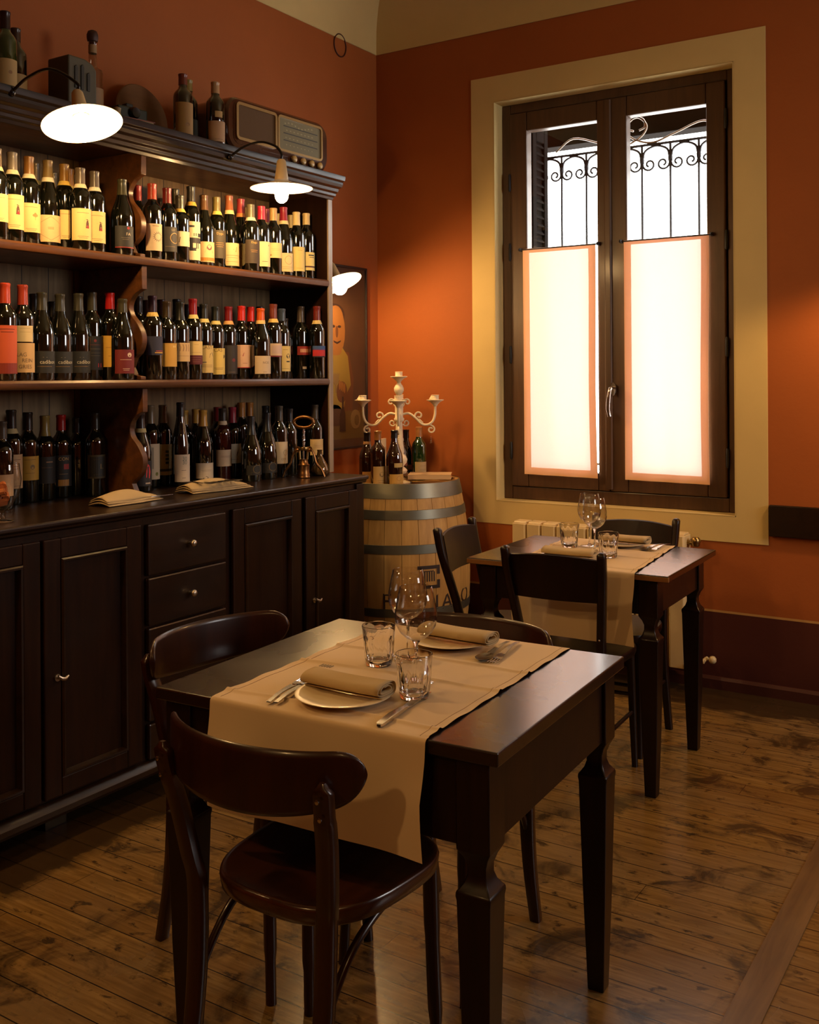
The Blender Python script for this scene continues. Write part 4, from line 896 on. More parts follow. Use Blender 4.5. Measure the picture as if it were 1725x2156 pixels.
# clear spirit bottle with round stopper
cbt = thing('spirit_bottle', 'clear glass bottle with round dark stopper on top of the shelf unit', 'bottle', (-2.958, 2.498, TOPZ))
mk('bottle_glass', B().lathe([(0,.006),(.030,.004),(.036,.008),(.037,.020),(.037,.195),(.034,.208),(.022,.216),(.015,.224),(.0135,.300),(.016,.304),(.016,.312),(.012,.312)], 28), thin_glass('old_clear_bottle', (.80,.72,.62,1), 1.5, 1.6), cbt, smooth=40)
mk('stopper', B().lathe([(.012,.300),(.012,.312),(.018,.314),(.0205,.325),(.0205,.338),(.016,.350),(.006,.355),(0,.355)], 20), paint(60,30,18), cbt, smooth=50)
mk('bottle_label', B().sheet(lambda u,v: (.0375*math.cos(-.9+1.8*u), .0375*math.sin(-.9+1.8*u), .02+.12*v), 12, 1), paint(150,116,78), cbt, smooth=60)
mk('neck_paper', B().lathe([(.0150,.270),(.0150,.300)], 16), paint(150,120,80), cbt, smooth=60)

# other things on top of the shelf unit
def xf(b, loc, rz, tilt=0, ax='x'):
    m = Matrix.Translation(Vector(loc)) @ Matrix.Rotation(rz, 4, 'Z') @ Matrix.Rotation(tilt, 4, ax.upper())
    b.v = [tuple(m @ Vector(p)) for p in b.v]; return b
tr = thing('small_cabinet_radio', 'grey-green upright box with three embossed strokes, behind the left lamp', 'radio', (-2.895, 2.352, TOPZ), R(0))
gm = plain('grey_green_painted_metal', (.075,.060,.028,1), .5, noise=.2, nscale=14)
mk('radio_case', B().prism([(-.060,0),(.060,0),(.060,.165),(.042,.184),(.010,.195),(-.060,.195)], 'x', -.05, .06), gm, tr, smooth=0, bevel=.006)
# front faces +x
em = B()
for y, z1 in ((-.030,.165),(-.004,.172),(.022,.150)):
    em.prism([(y-.006,.085),(y+.006,.085),(y+.007,z1-.01),(y+.002,z1),(y-.006,z1-.006)], 'x', .059, .064)
mk('embossed_strokes', em, paint(40,34,16), tr, smooth=0, bevel=.001)
db = thing('round_board', 'thin round wooden board leaning on the wall on top of the unit', 'board', (-3.095, 2.850, TOPZ))
d = B().lathe([(0,-.004),(.130,-.004),(.134,0),(.130,.004),(0,.004)], 48)
d.v = [(z, x, y) for x,y,z in d.v]
mk('board_disc', xf(d, (.012, 0, .133), 0, R(-10), 'y'), wood('thin_round_board', (.12,.045,.012,1), (.2,.08,.022,1), .5, 'y', coat=0), db, smooth=40)
for (x,y,z,sx,sy,sz,c,lab,rz) in [(-2.93,2.66,TOPZ,.13,.20,.030,(150,104,50),'thick closed book with tan cover lying flat on top of the unit',4),(-2.935,2.65,TOPZ+.0305,.11,.15,.022,(150,84,64),'pinkish book lying on the thick tan one, on top of the unit',-10)]:
    bk = thing('book', lab, 'book', (x,y,z), R(rz), 'books on top of the shelf unit')
    mk('cover', B().box(-sx/2,sx/2,-sy/2,sy/2,0,.003).box(-sx/2,sx/2,-sy/2,sy/2,sz-.003,sz).box(-sx/2,-sx/2+.003,-sy/2,sy/2,0,sz), paint(*c), bk, smooth=0)
    mk('pages', B().box(-sx/2+.003,sx/2-.004,-sy/2+.004,sy/2-.004,.003,sz-.003), paint(190,160,110), bk, smooth=0)
cbx = thing('old_camera', 'small dark green metal device lying on the books on top of the unit', 'camera', (-2.935, 2.640, TOPZ+.053), R(-6))
mk('body', B().box(-.035,.035,-.065,.065,0,.045), paint(44,46,28), cbx, smooth=0, bevel=.006)
mk('viewfinder', B().box(-.015,.015,-.015,.015,.045,.062), paint(34,34,24), cbx, smooth=0, bevel=.003)
ln = B().lathe([(.0,.0),(.022,.0),(.022,.012),(.018,.02),(.0,.018)], 18); ln.v = [(.035+z, y, .022+x) for x,y,z in ln.v]
mk('lens', ln, M['black'], cbx, smooth=40)
bl_ = thing('light_bulb_socket', 'small pale fitting lying at the left of the books on top of the unit', 'fitting', (-2.850, 2.515, TOPZ+.0005))
mk('fitting', B().lathe([(0,0),(.016,0),(.018,.02),(.012,.045),(.014,.06),(0,.066)], 16), paint(150,120,70), bl_, smooth=40)

# valve radio
def rrect(hy, hz, r, n=8):
    out = []
    for cy_, cz_, a0 in ((hy-r,hz-r,0),(-hy+r,hz-r,90),(-hy+r,-hz+r,180),(hy-r,-hz+r,270)):
        for i in range(n+1):
            a = R(a0+90*i/n); out.append((cy_+r*math.cos(a), cz_+r*math.sin(a)))
    return out
vr = thing('valve_radio', 'vintage brown valve radio with pale dial and four cream knobs, on top of the unit', 'radio', (-2.895, 3.350, TOPZ), R(-1.5))
HYr, HZr = .325, .112; zc = HZr+.002
cs = plain('varnished_walnut_case', (.070,.022,.008,1), .18, coat=.8, noise=.35, nscale=5)
def ringed(secs):   # (x, hy, hz, r)
    return B().loft([[(x, y, z+zc) for y, z in rrect(hy, hz, r)] for x, hy, hz, r in secs])
mk('radio_case', ringed([(-.10,HYr-.02,HZr-.015,.06),(-.085,HYr,HZr,.07),(.060,HYr,HZr,.07),(.098,HYr-.004,HZr-.003,.067),(.108,HYr-.014,HZr-.012,.060),(.108,HYr-.022,HZr-.018,.055)]), cs, vr, smooth=40)
gold = plain('gilt_radio_trim', (.40,.24,.08,1), .35, .5)
def frame_b(y0,y1,z0,z1,w,x0,x1,r=.02):
    b = B(); cy_, cz_ = (y0+y1)/2, (z0+z1)/2; hy, hz = (y1-y0)/2, (z1-z0)/2
    o = rrect(hy,hz,r,4); i_ = rrect(hy-w,hz-w,max(.004,r-w),4); n = len(o)
    vs = [(x1,cy_+y,cz_+z) for y,z in o]+[(x1,cy_+y,cz_+z) for y,z in i_]+[(x0,cy_+y,cz_+z) for y,z in o]+[(x0,cy_+y,cz_+z) for y,z in i_]
    fs = []
    for k in range(n):
        j = (k+1)%n
        fs += [(k,j,n+j,n+k),(k,2*n+k,2*n+j,j),(n+k,n+j,3*n+j,3*n+k)]
    return b.add(vs, fs)
mk('front_panel', B().loft([[(x, y, z+zc+.008) for y,z in rrect(.285,.088,.035)] for x in (.108,.110)]), cs, vr, smooth=0)
mk('speaker_frame', frame_b(-.275,-.030,.050,.203,.012,.109,.118), gold, vr, smooth=30)
mk('speaker_cloth', B().box(.1085,.1115,-.265,-.040,.060,.193), plain('speaker_cloth', (.11,.055,.018,1), .9, bump=.4, nscale=300), vr, smooth=0)
mk('dial_frame', frame_b(-.026,.270,.050,.203,.010,.109,.118), gold, vr, smooth=30)
dl = B().box(.1085,.1115,-.018,.262,.058,.195)
dm = [plain('tuning_dial_glass', (.23,.20,.12,1), .2), paint(40,36,26), paint(150,140,100)]
for z in (.160,.130,.100): dl.box(.1115,.1122,.015,.240,z,z+.004, 1)
for i in range(9): dl.box(.1115,.1122,.02+i*.022,.030+i*.022,.170+.006*math.sin(i),.176+.006*math.sin(i), 2)
for i in range(8): dl.box(.1115,.1122,.03+i*.024,.040+i*.024,.143,.148, 2); dl.box(.1115,.1122,.025+i*.025,.034+i*.025,.112,.116, 2); dl.box(.1115,.1122,.03+i*.024,.037+i*.024,.082,.086, 2)
mk('tuning_dial', dl, dm, vr, smooth=0)
for y in (.075,.135,.192,.248):
    k = B().lathe([(0,0),(.013,0),(.015,.006),(.014,.014),(.010,.017),(0,.0175)], 18); k.v = [(.110+z, y+x, .029+y_) for x,y_,z in k.v]
    mk('radio_knob', k, paint(196,160,96,.3), vr, smooth=50)
mk('radio_foot', B().box(-.06,.06,-.22,-.19,.0,.0035).box(-.06,.06,.19,.22,.0,.0035), M['black'], vr, smooth=0)

# ------------------------------------------------------------------ things on the counter
CT = .9805
ck = thing('corkscrew', 'large brass and copper winged corkscrew standing on the counter', 'corkscrew', (-2.752, 3.445, CT))
mk('bell_base', B().lathe([(.026,0),(.028,.003),(.0255,.010),(.027,.016),(.0245,.022),(.024,.050),(.026,.055),(.020,.060),(.017,.075),(.018,.080),(.0,.080)], 28), M['copper'], ck, smooth=40)
fr = B().tube([(-.010,-.012,.078),(-.012,-.014,.125)], .005, 8).tube([(.010,.012,.078),(.012,.014,.125)], .005, 8)
fr.lathe([(.004,.118),(.022,.118),(.024,.124),(.022,.132),(.004,.132)], 20)
mk('frame', fr, M['brass'], ck, smooth=40)
mk('screw_shaft', B().tube([(0,0,.06),(0,0,.215)], .0042, 10).tube([(.0062*math.cos(t*1.1),.0062*math.sin(t*1.1),.135+t*.0012) for t in range(60)], .0018, 5), M['steel'], ck, smooth=50)
ax = Vector((.8415,.5402,0))
rg = [tuple(ax*(.042*math.cos(a))+Vector((0,0,.238+.024*math.sin(a)))) for a in [2*math.pi*i/36 for i in range(36)]]
mk('ring_handle', B().tube(rg, .0085, 10, closed=True, flat=.8), M['copper'], ck, smooth=60)
for s in (-1, 1):
    pts = [ax*(s*.012)+Vector((0,0,.118)), ax*(s*.032)+Vector((0,0,.120)), ax*(s*.045)+Vector((0,0,.098)), ax*(s*.056)+Vector((0,0,.060)), ax*(s*.078)+Vector((0,0,.032)), ax*(s*.090)+Vector((0,0,.004))]
    mk('wing_lever', B().tube(bez(pts, 6), [.0075]*6+[.0065]*12+[.0075]*13, 8, flat=.7), M['copper'], ck, smooth=60)
    c = ax*(s*.024)+Vector((0,0,.122))
    gb = B().tube([c+Vector((-.5402,.8415,0))*.004*k for k in (-1,1)], .013, 16)
    mk('gear_wheel', gb, M['brass'], ck, smooth=30)
bf = thing('decanter', 'round-bellied shiny brass-coloured flask on the counter end behind the corkscrew', 'flask', (-2.762, 3.570, CT))
mk('flask_body', B().lathe([(0,0),(.028,0),(.038,.006),(.041,.022),(.036,.042),(.024,.062),(.014,.080),(.010,.105),(.013,.110),(.010,.112),(0,.112)], 32), plain('yellow_brown_glazed_flask', (.10,.055,.015,1), .08, .4, coat=1.0), bf, smooth=50)

def napkin_pack(loc, rz, label, L=.26, W=.11):
    r = thing('folded_napkin', label, 'napkin', loc, rz, 'napkins holding cutlery on the counter')
    nz = lambda u,v,k: .003*math.sin(u*9+k)+.002*math.sin(v*7+u*5+k)
    for i in range(3):
        z = .002+i*.006
        b = B().sheet(lambda u,v: ((-W/2+.004*i)+(W-.010*i)*v*(1-.25*abs(u-.5)), -L/2+L*u*(1-.04*i), z+(.026+.007*i)*math.sin(math.pi*v)*(1-.45*u)*(.35+.65*math.sin(math.pi*min(1,u*1.05)))+nz(u,v,i)*(.4 if i else 0)), 20, 12)
        mk('napkin_fold', b, M['napkin'], r, smooth=80, solid=.0022)
    return r
n1 = napkin_pack((-2.738, 2.455, CT), R(4), 'beige napkin folded over a knife handle on the left counter stretch')
n2 = napkin_pack((-2.745, 2.900, CT), R(-6), 'open beige napkin with a row of spoons inside on the counter', L=.30, W=.12)
def spoon(L=.19, kind='spoon'):
    b = B()
    hl = L*.62
    secs = []
    for i in range(9):
        t = i/8; w = .0048+.003*(t**3)*1.2; z = .004+.006*math.sin(math.pi*t)*.6
        secs.append([(hl*t-w*0, y, z+q) for y, q in ((-w,-.0009),(w,-.0009),(w,.0009),(-w,.0009))])
    secs = [[(x-hl, y, z) for x,y,z in s_] for s_ in secs][::-1]
    b.loft(secs)
    if kind == 'spoon':
        a, c = L*.36/2, .020
        b.sheet(lambda u,v: (L*.36*u*1.0, c*math.sin(math.pi*u)**.6*(2*v-1), .005-.006*math.sin(math.pi*u)*(1-(2*v-1)**2)+.001), 12, 8)
    elif kind == 'fork':
        b.loft([[(x, y*w, .005-d), (x, -y*w, .005-d), (x, -y*w, .0065-d), (x, y*w, .0065-d)] for x, w, d in ((0,.3,0),(.012,.8,.002),(.022,1.0,.004),(.032,1.0,.004)) for y in (.0115,)])
        for k in range(4):
            y = -.0098+.0065*k; b.tube([(.030,y,.001),(.048,y,.0005),(.070,y*.95,.004)], [.0018,.0017,.0010], 5)
    return b
def cutlery(kind, loc, rz, label, cat=None, group=None, L=.19, parent=None):
    if kind == 'knife':
        b = B().loft([[(x,-w,0),(x,w,0),(x,w,t),(x,-w,t)] for x,w,t in ((-.115,.004,.004),(-.11,.007,.006),(-.06,.008,.008),(-.015,.006,.007),(0,.0045,.005))])
        b.loft([[(x,-w,0.001),(x,w2,0.001),(x,w2,.0024),(x,-w,.0026)] for x,w,w2 in ((0,.004,.004),(.01,.006,.010),(.05,.006,.011),(.09,.006,.009),(.108,.006,-.002))])
    else: b = spoon(L, kind)
    o = mk('table_'+kind, b, M['steel'], None, smooth=40)
    o.location = loc; o.rotation_euler = (0,0,rz); ORG[o.name] = Vector(loc)
    if label: o['label'] = label; o['category'] = kind
    if group: o['group'] = group
    return o
o = cutlery('knife', (-2.718, 2.518, CT+.012), R(80), 'knife sticking out of the left folded napkin on the counter')
for i in range(5):
    o = cutlery('spoon', (-2.718, 2.800+.036*i, CT+.0335), R(12+3*i), 'spoon lying in the open napkin on the counter', group='spoons in the open napkin on the counter')
    o.scale = (.8,.8,.8)
# goblet of corks at the left edge
gb_ = thing('glass_bowl', 'glass bowl with orange-brown contents at the left end of the counter', 'bowl', (-2.700, 1.925, CT))
mk('bowl_glass', B().lathe([(0,.003),(.034,.001),(.036,.004),(.012,.010),(.008,.020),(.010,.032),(.030,.048),(.052,.085),(.058,.13),(.052,.175),(.050,.175)], 28), M['glass'], gb_, smooth=50)
bm_ = B()
random.seed(3)
for i in range(14):
    a = random.uniform(0,6.28); rr = random.uniform(.0,.028); z = .055+.055*random.random()
    v = Vector((math.cos(a*3),math.sin(a*2),random.uniform(-.4,.4))).normalized()*.018
    c = Vector((rr*math.cos(a), rr*math.sin(a), z))
    bm_.tube([c-v, c+v], .010, 8)
o = mk('corks', bm_, paint(170,92,44), gb_, smooth=40); o['kind'] = 'stuff'

# ------------------------------------------------------------------ barrel with its things
BX, BY = -2.79, 4.255
ba = thing('wine_barrel', 'pale oak wine barrel with grey metal hoops and a dark branded logo', 'barrel', (BX, BY, 0))
HB = .905
def brad(z):
    t = (z/HB-.5)*2; return .348-.054*t*t
nst = 26
for i in range(nst):
    a0, a1 = 2*math.pi*i/nst, 2*math.pi*(i+1)/nst-.006
    zs_ = [HB*k/14 for k in range(15)]
    secs = []
    for z in zs_:
        r = brad(z)
        secs.append([(r*math.cos(a0+(a1-a0)*q/3), r*math.sin(a0+(a1-a0)*q/3), z) for q in range(4)] + [((r-.025)*math.cos(a1-(a1-a0)*q/3), (r-.025)*math.sin(a1-(a1-a0)*q/3), z) for q in range(4)])
    mk('stave', B().loft(secs), M['oak'], ba, smooth=30)
mk('barrel_head', B().lathe([(0,.862),(.270,.862),(.270,.880),(0,.880)], 40), M['oak'], ba, smooth=30)
for z0, z1 in ((.838,.912),(.742,.786),(.584,.626),(.29,.33),(.13,.17),(.0,.06)):
    z1c = min(z1, HB+.002)
    ra_ = lambda z: brad(min(max(z,0),HB))+.0008
    mk('hoop', B().lathe([(ra_(z0),z0),(ra_(z0)+.0025,z0+.001),(ra_((z0+z1c)/2)+.0025,(z0+z1c)/2),(ra_(z1c)+.0025,z1c-.001),(ra_(z1c)-.002,z1c)], 64), M['steel_hoop'], ba, smooth=40)
def wrapb(pts, mi=0, b=None):   # pts: (angle deg, z)
    b.add([((brad(z)+.0012)*math.cos(R(a)), (brad(z)+.0012)*math.sin(R(a)), z) for a, z in pts], [tuple(range(len(pts)))], mi)
lg = B()
def lrect(a0,a1,z0,z1):
    n = max(1, int(abs(a1-a0)/3))
    for i in range(n):
        u, v = a0+(a1-a0)*i/n, a0+(a1-a0)*(i+1)/n
        wrapb([(u,z0),(v,z0),(v,z1),(u,z1)], 0, lg)
# bracket frame: top bar, right stubs, bottom bar, five strokes
lrect(-43.5,-24.5,.512,.528); lrect(-38.5,-24.5,.420,.436)
lrect(-27.2,-24.5,.486,.528); lrect(-27.2,-24.5,.420,.460)
for k in range(5): lrect(-38.2+2.0*k,-37.2+2.0*k,.454,.500)
lrect(-38.5,-30,.500,.504); lrect(-40,-38.9,.440,.512)
def letter(ch, ang, zc_, size):
    V, F = text_geo(ch); r = .348
    lg.add([((brad(zc_)+.0014)*math.cos(R(ang)+px_*size/r), (brad(zc_)+.0014)*math.sin(R(ang)+px_*size/r), zc_+pz_*size) for px_,pz_ in V], F)
for ch, an, z_ in (('F',-67.5,.362),('I',-27,.352),('A',-17,.350),('O',6.8,.355)): letter(ch, an, z_, .105)
mk('branded_logo', lg, M['ink'], ba, smooth=0)
BT = .8805
def barrel_z(): return BT
# bottles standing on the barrel
G5 = 'bottles standing on the barrel'
def px_bottle(*a, **k): return bottle(*a, **k)
bottle('burgundy',-2.846,4.054,BT,.262,(24,14,10),'dark brown bottle with cord round its neck, leftmost on the barrel',[(.010,.085,.036,(176,128,66),[])],(140,100,60),.05,glass='abottle',group=G5)
bottle('bordeaux',-2.765,4.028,BT,.272,(150,96,44),'brown bottle with tall cream label in front on the barrel',[(.010,.115,.034,(180,146,86),[('disc',.0,.6,.3,(110,84,40)),('lines',[(.3,.5,(120,90,50)),(.2,.4,(120,90,50))])])],None,.048,glass='abottle',group=G5)
bottle('burgundy',-2.690,4.058,BT,.275,(20,16,14),'black-stoppered bottle with yellow label beside the candelabra stem',[(.012,.075,.037,(186,146,70),[('ring',0,.65,.25,(130,80,30)),('lines',[(.25,.6,(80,60,30))])]),(.110,.132,.018,(176,150,90),[])],None,.040,glass='abottle',group=G5)
bottle('burgundy',-2.850,4.352,BT,.262,(110,22,24),'red-capped dark bottle with crest just right of the candelabra',[(.030,.052,.030,(120,80,40),[]),(.090,.110,.016,(120,60,40),[])],(140,120,100),.050,group=G5)
bottle('burgundy',-2.880,4.452,BT,.255,(20,16,14),'dark bottle hidden behind the green one on the barrel',[(.060,.090,.03,(176,140,60),[])],None,.05,group=G5)
bottle('bordeaux',-2.790,4.438,BT,.272,(160,110,64),'green bottle with tan cap and cream label, rightmost on the barrel',[(.030,.105,.034,(176,150,104),[('lines',[(.7,.4,(120,96,60)),(.4,.4,(120,96,60))])])],None,.055,glass='gbottle',group=G5)
# leaflet
lf = thing('leaflet', 'white booklet headed DUEMI standing between the bottles on the barrel', 'booklet', (-2.845, 4.170, BT), R(8))
lv = B().box(-.004,.004,-.052,.052,0,.225)
lm = [paint(214,190,150), paint(120,110,100), paint(30,110,60), paint(40,60,140), paint(190,110,40)]
V, F = text_geo('DUEMI'); lv.add([(.0045, x*.034, .170+y*.034) for x,y in V], F, 1)
for y,z,c in ((-.012,.105,2),(.022,.100,3),(-.014,.075,4)):
    lv.add([(.0045, y+.017*math.cos(a), z+.017*math.sin(a)) for a in [2*math.pi*i/14 for i in range(14)]], [tuple(range(14))], c)
mk('booklet_pages', lv, lm, lf, smooth=0)
# open book lying flat
bk = thing('book', 'book with cream cover lying flat at the front right of the barrel top', 'book', (-2.640, 4.300, HB+.004), R(-62))
mk('cover', B().box(-.075,.075,-.105,.105,0,.003).box(-.075,.075,-.105,.105,.021,.024).box(.072,.075,-.105,.105,0,.024), paint(200,170,130), bk, smooth=0, bevel=.001)
mk('pages', B().box(-.072,.071,-.102,.102,.003,.021), paint(196,120,50), bk, smooth=0)
# candelabra
cd = thing('candelabra', 'tall chalk-white five-cup candelabra with scrolled arms on the barrel', 'candelabra', (-2.785, 4.245, BT), R(32))
WI = M['white_iron']
mk('stem', B().lathe([(0,0),(.058,0),(.062,.008),(.045,.018),(.022,.032),(.018,.045),(.034,.052),(.040,.066),(.030,.078),(.020,.084),(.024,.090),(.036,.104),(.040,.120),(.034,.136),(.022,.148),(.024,.160),(.020,.20),(.016,.30),(.015,.305),(.024,.312),(.026,.322),(.020,.330),(.021,.400),(.024,.410),(.014,.418),(.012,.440),(.018,.448),(.0245,.462),(.0245,.474),(.018,.488),(.012,.495),(.011,.500)], 28), WI, cd, smooth=50)
def cup(loc, wax=False):
    c = B().lathe([(0,-.002),(.008,0),(.013,.010),(.026,.022),(.042,.030),(.043,.033),(.034,.034),(.020,.032),(.018,.036),(.018,.054),(.020,.056),(.017,.057),(.015,.050),(0,.048)], 24, loc)
    if wax: c.ball((loc[0]-.012,loc[1]+.01,loc[2]+.042), .014, 8).ball((loc[0]-.02,loc[1],loc[2]+.036), .010, 8)
    return c
tc_ = mk('candle_cup', cup((0,0,.500)), WI, cd, smooth=40)
for k in range(4):
    a = k*math.pi/2; ca, sa = math.cos(a), math.sin(a)
    P = lambda r_, z_: (r_*ca, r_*sa, z_)
    main = bez([P(.018,.345),(P(.050,.348)),P(.082,.325),P(.112,.296),P(.142,.292),P(.166,.308),P(.178,.340),P(.180,.385)], 6)
    b = B().tube(main, .0062, 8)
    up_ = [P(.098-.0+.022*(1-i/22*.7)*math.cos(R(-80)-i*.36)*-1*-1, .338+.022*(1-i/22*.7)*math.sin(R(-80)-i*.36)) for i in range(22)]
    b.tube([P(.118,.300)]+up_, .0045, 6)
    dn = [P(.158+.019*(1-i/20*.7)*math.cos(R(60)-i*.36), .268+.019*(1-i/20*.7)*math.sin(R(60)-i*.36)) for i in range(20)]
    b.tube([P(.150,.293)]+dn, .0045, 6)
    s2 = [P(.034+.017*(1-i/20*.7)*math.cos(R(200)+i*.36), .302+.017*(1-i/20*.7)*math.sin(R(200)+i*.36)) for i in range(20)]
    b.tube(s2, .004, 6)
    s3 = [P(.040+.019*(1-i/20*.7)*math.cos(R(220)-i*.36), .405+.019*(1-i/20*.7)*math.sin(R(220)-i*.36)) for i in range(20)]
    b.tube([P(.020,.385)]+s3, .004, 6)
    arm = mk('arm', b, WI, cd, smooth=60)
    mk('candle_cup', cup(P(.180,.383), k in (0,2)), WI, arm, smooth=40)
    bd = B()
    for i in range(5): bd.ball(P(.158,.243-.010*i), .0035 if i<4 else .006, 8)
    mk('bead_drop', bd, M['glass'], arm, smooth=60)

# ------------------------------------------------------------------ tables
def table(loc, rz, LX, LY, H, top_t, over, apron_z, label, block=.066, edge=None):
    t = thing('dining_table', label, 'table', loc, rz, 'dark wooden dining tables')
    hx, hy = LX/2, LY/2
    mk('tabletop', B().box(-hx,hx,-hy,hy,H-top_t,H), M['tabletop'], t, smooth=0, bevel=.003)
    if edge:
        eb = B().box(-hx-.0008,hx+.0008,-hy-.0012,-hy+.01,H-top_t+.002,H-.004)
        mk('worn_front_edge', eb, edge, t, smooth=0, bevel=.001)
    ax_, ay_ = hx-over*2.6, hy-over
    ins = .008
    for s in (-1,1):
        mk('apron', B().box(-ax_+block*.5, ax_-block*.5, s*(ay_-ins), s*(ay_-ins-.022), apron_z, H-top_t), M['tablew'], t, smooth=0, bevel=.002)
        mk('apron', B().box(s*(ax_-ins), s*(ax_-ins-.022), -ay_+block*.5, ay_-block*.5, apron_z, H-top_t), M['tablew'], t, smooth=0, bevel=.002)
    hb_ = block/2
    prof = [(H-top_t,hb_),(apron_z-.004,hb_),(apron_z-.008,hb_-.002),(apron_z-.020,hb_-.009),(apron_z-.036,hb_-.0145),(apron_z-.052,hb_-.0145),(apron_z-.066,hb_-.010),(apron_z-.076,hb_-.003),(apron_z-.080,hb_+.001),(apron_z-.088,hb_+.0015),(apron_z-.096,hb_),(.22,hb_*.80),(.0,hb_*.58)]
    for sx in (-1,1):
        for sy in (-1,1):
            cx_, cy_ = sx*(ax_-hb_), sy*(ay_-hb_)
            secs = [[(cx_-w,cy_-w,z),(cx_+w,cy_-w,z),(cx_+w,cy_+w,z),(cx_-w,cy_+w,z)] for z, w in prof][::-1]
            mk('leg', B().loft(secs), M['tablew'], t, smooth=28, bevel=.0025)
    return t
table((-1.238,1.888,0), R(2.9), .792, .696, .760, .026, .008, .578, 'dark wooden dining table nearest the camera, laid for two')
table((-1.475,3.560,0), R(1.5), .745, .600, .750, .022, .016, .610, 'dark wooden dining table by the window, laid for two', edge=wood('worn_orange_edge', (.16,.06,.015,1), (.34,.16,.05,1), .4, 'x', coat=.1, wear=.3, wearcol=(.03,.012,.006,1)))

def runner(tloc, rz, x0, x1, hy, H, drop_f, drop_b, skew, label, logo=None):
    r = thing('table_runner', label, 'table runner', (tloc[0], tloc[1], H), rz, 'beige linen table runners')
    rad = .012; Lf = drop_f; Lb = drop_b
    def pos(s):   # s: arclength-like param along y, z
        pass
    pathpts = []
    zt = .0022
    for q in range(9): pathpts.append((-hy-.0052-rad*.25*0, -Lf + (Lf-.010)*q/8))
    for q in range(1, 6):
        a = math.pi*(1-.5*q/5); pathpts.append((-hy+.004+ .0092*math.cos(a), -.0075+.0097*math.sin(a)))
    for q in range(1, 180): pathpts.append((-hy+.004+(2*hy-.008)*q/180, zt))
    for q in range(0, 6):
        a = math.pi/2*(1-q/5); pathpts.append((hy-.004+.0092*math.cos(a), -.0075+.0097*math.sin(a)))
    for q in range(1, 9): pathpts.append((hy+.0052, -.010-(Lb-.010)*q/8))
    N = len(pathpts)-1; NU = 36
    def P(u, v):
        k = v*N; i = min(N-1, int(k)); f = k-i
        y = pathpts[i][0]*(1-f)+pathpts[i+1][0]*f; z = pathpts[i][1]*(1-f)+pathpts[i+1][1]*f
        x = x0+(x1-x0)*u + skew*(y/hy)*.5
        if z < -.012:
            d = min(1, (-z-.012)/.1)
            out = .004+.006*math.sin(u*6.5+1.0)*d+.004*math.sin(u*13)*d
            y += math.copysign(max(.0, out)*d, y); x += .006*math.sin(z*14)*d
        elif abs(y) < hy-.01:
            # ironed fold creases and slight ripples
            for yc in (-.12*hy, .30*hy, -.86*hy): z += .0042*math.exp(-((y-yc-.01*math.sin(u*3))/.007)**2)
            e = max(0, abs(u-.5)-.44)/.06
            z += .0012*e*(1+math.sin(y*60+u*9))+.0005*math.sin(u*22+y*30)+.0004
        return (x, y, z)
    b = B(); vs = [P(i/NU, j/N) for j in range(N+1) for i in range(NU+1)]
    fs = [(j*(NU+1)+i, j*(NU+1)+i+1, (j+1)*(NU+1)+i+1, (j+1)*(NU+1)+i) for j in range(N) for i in range(NU)]
    b.add(vs, fs)
    mk('runner_cloth', b, M['linen'], r, smooth=80)
    # stitched hem lines down both long edges
    for u in (.035, .965):
        hb_ = B().tube([tuple(Vector(P(u, j/N))+Vector((0,0,.0003))) for j in range(14, N-13)], .0005, 4)
        mk('hem_stitch', hb_, paint(150,116,80), r, smooth=0)
    if logo:
        lb = B()
        for k in range(5):
            x = logo[0]+k*.0068
            lb.box(x, x+.0022, logo[1], logo[1]+.018, .0038, .0043)
        mk('embroidered_strokes', lb, paint(60,44,34), r, smooth=0)
    return r
runner((-1.240,1.890,0), R(2.4), -.240, .262, .350, .760, .215, .20, .0, 'beige linen runner hanging over the near table, embroidered with five small strokes', logo=(-.172,-.070))
runner((-1.475,3.560,0), R(1.5), -.205, .240, .300, .750, .242, .20, -.04, 'beige linen runner hanging over the far table by the window')

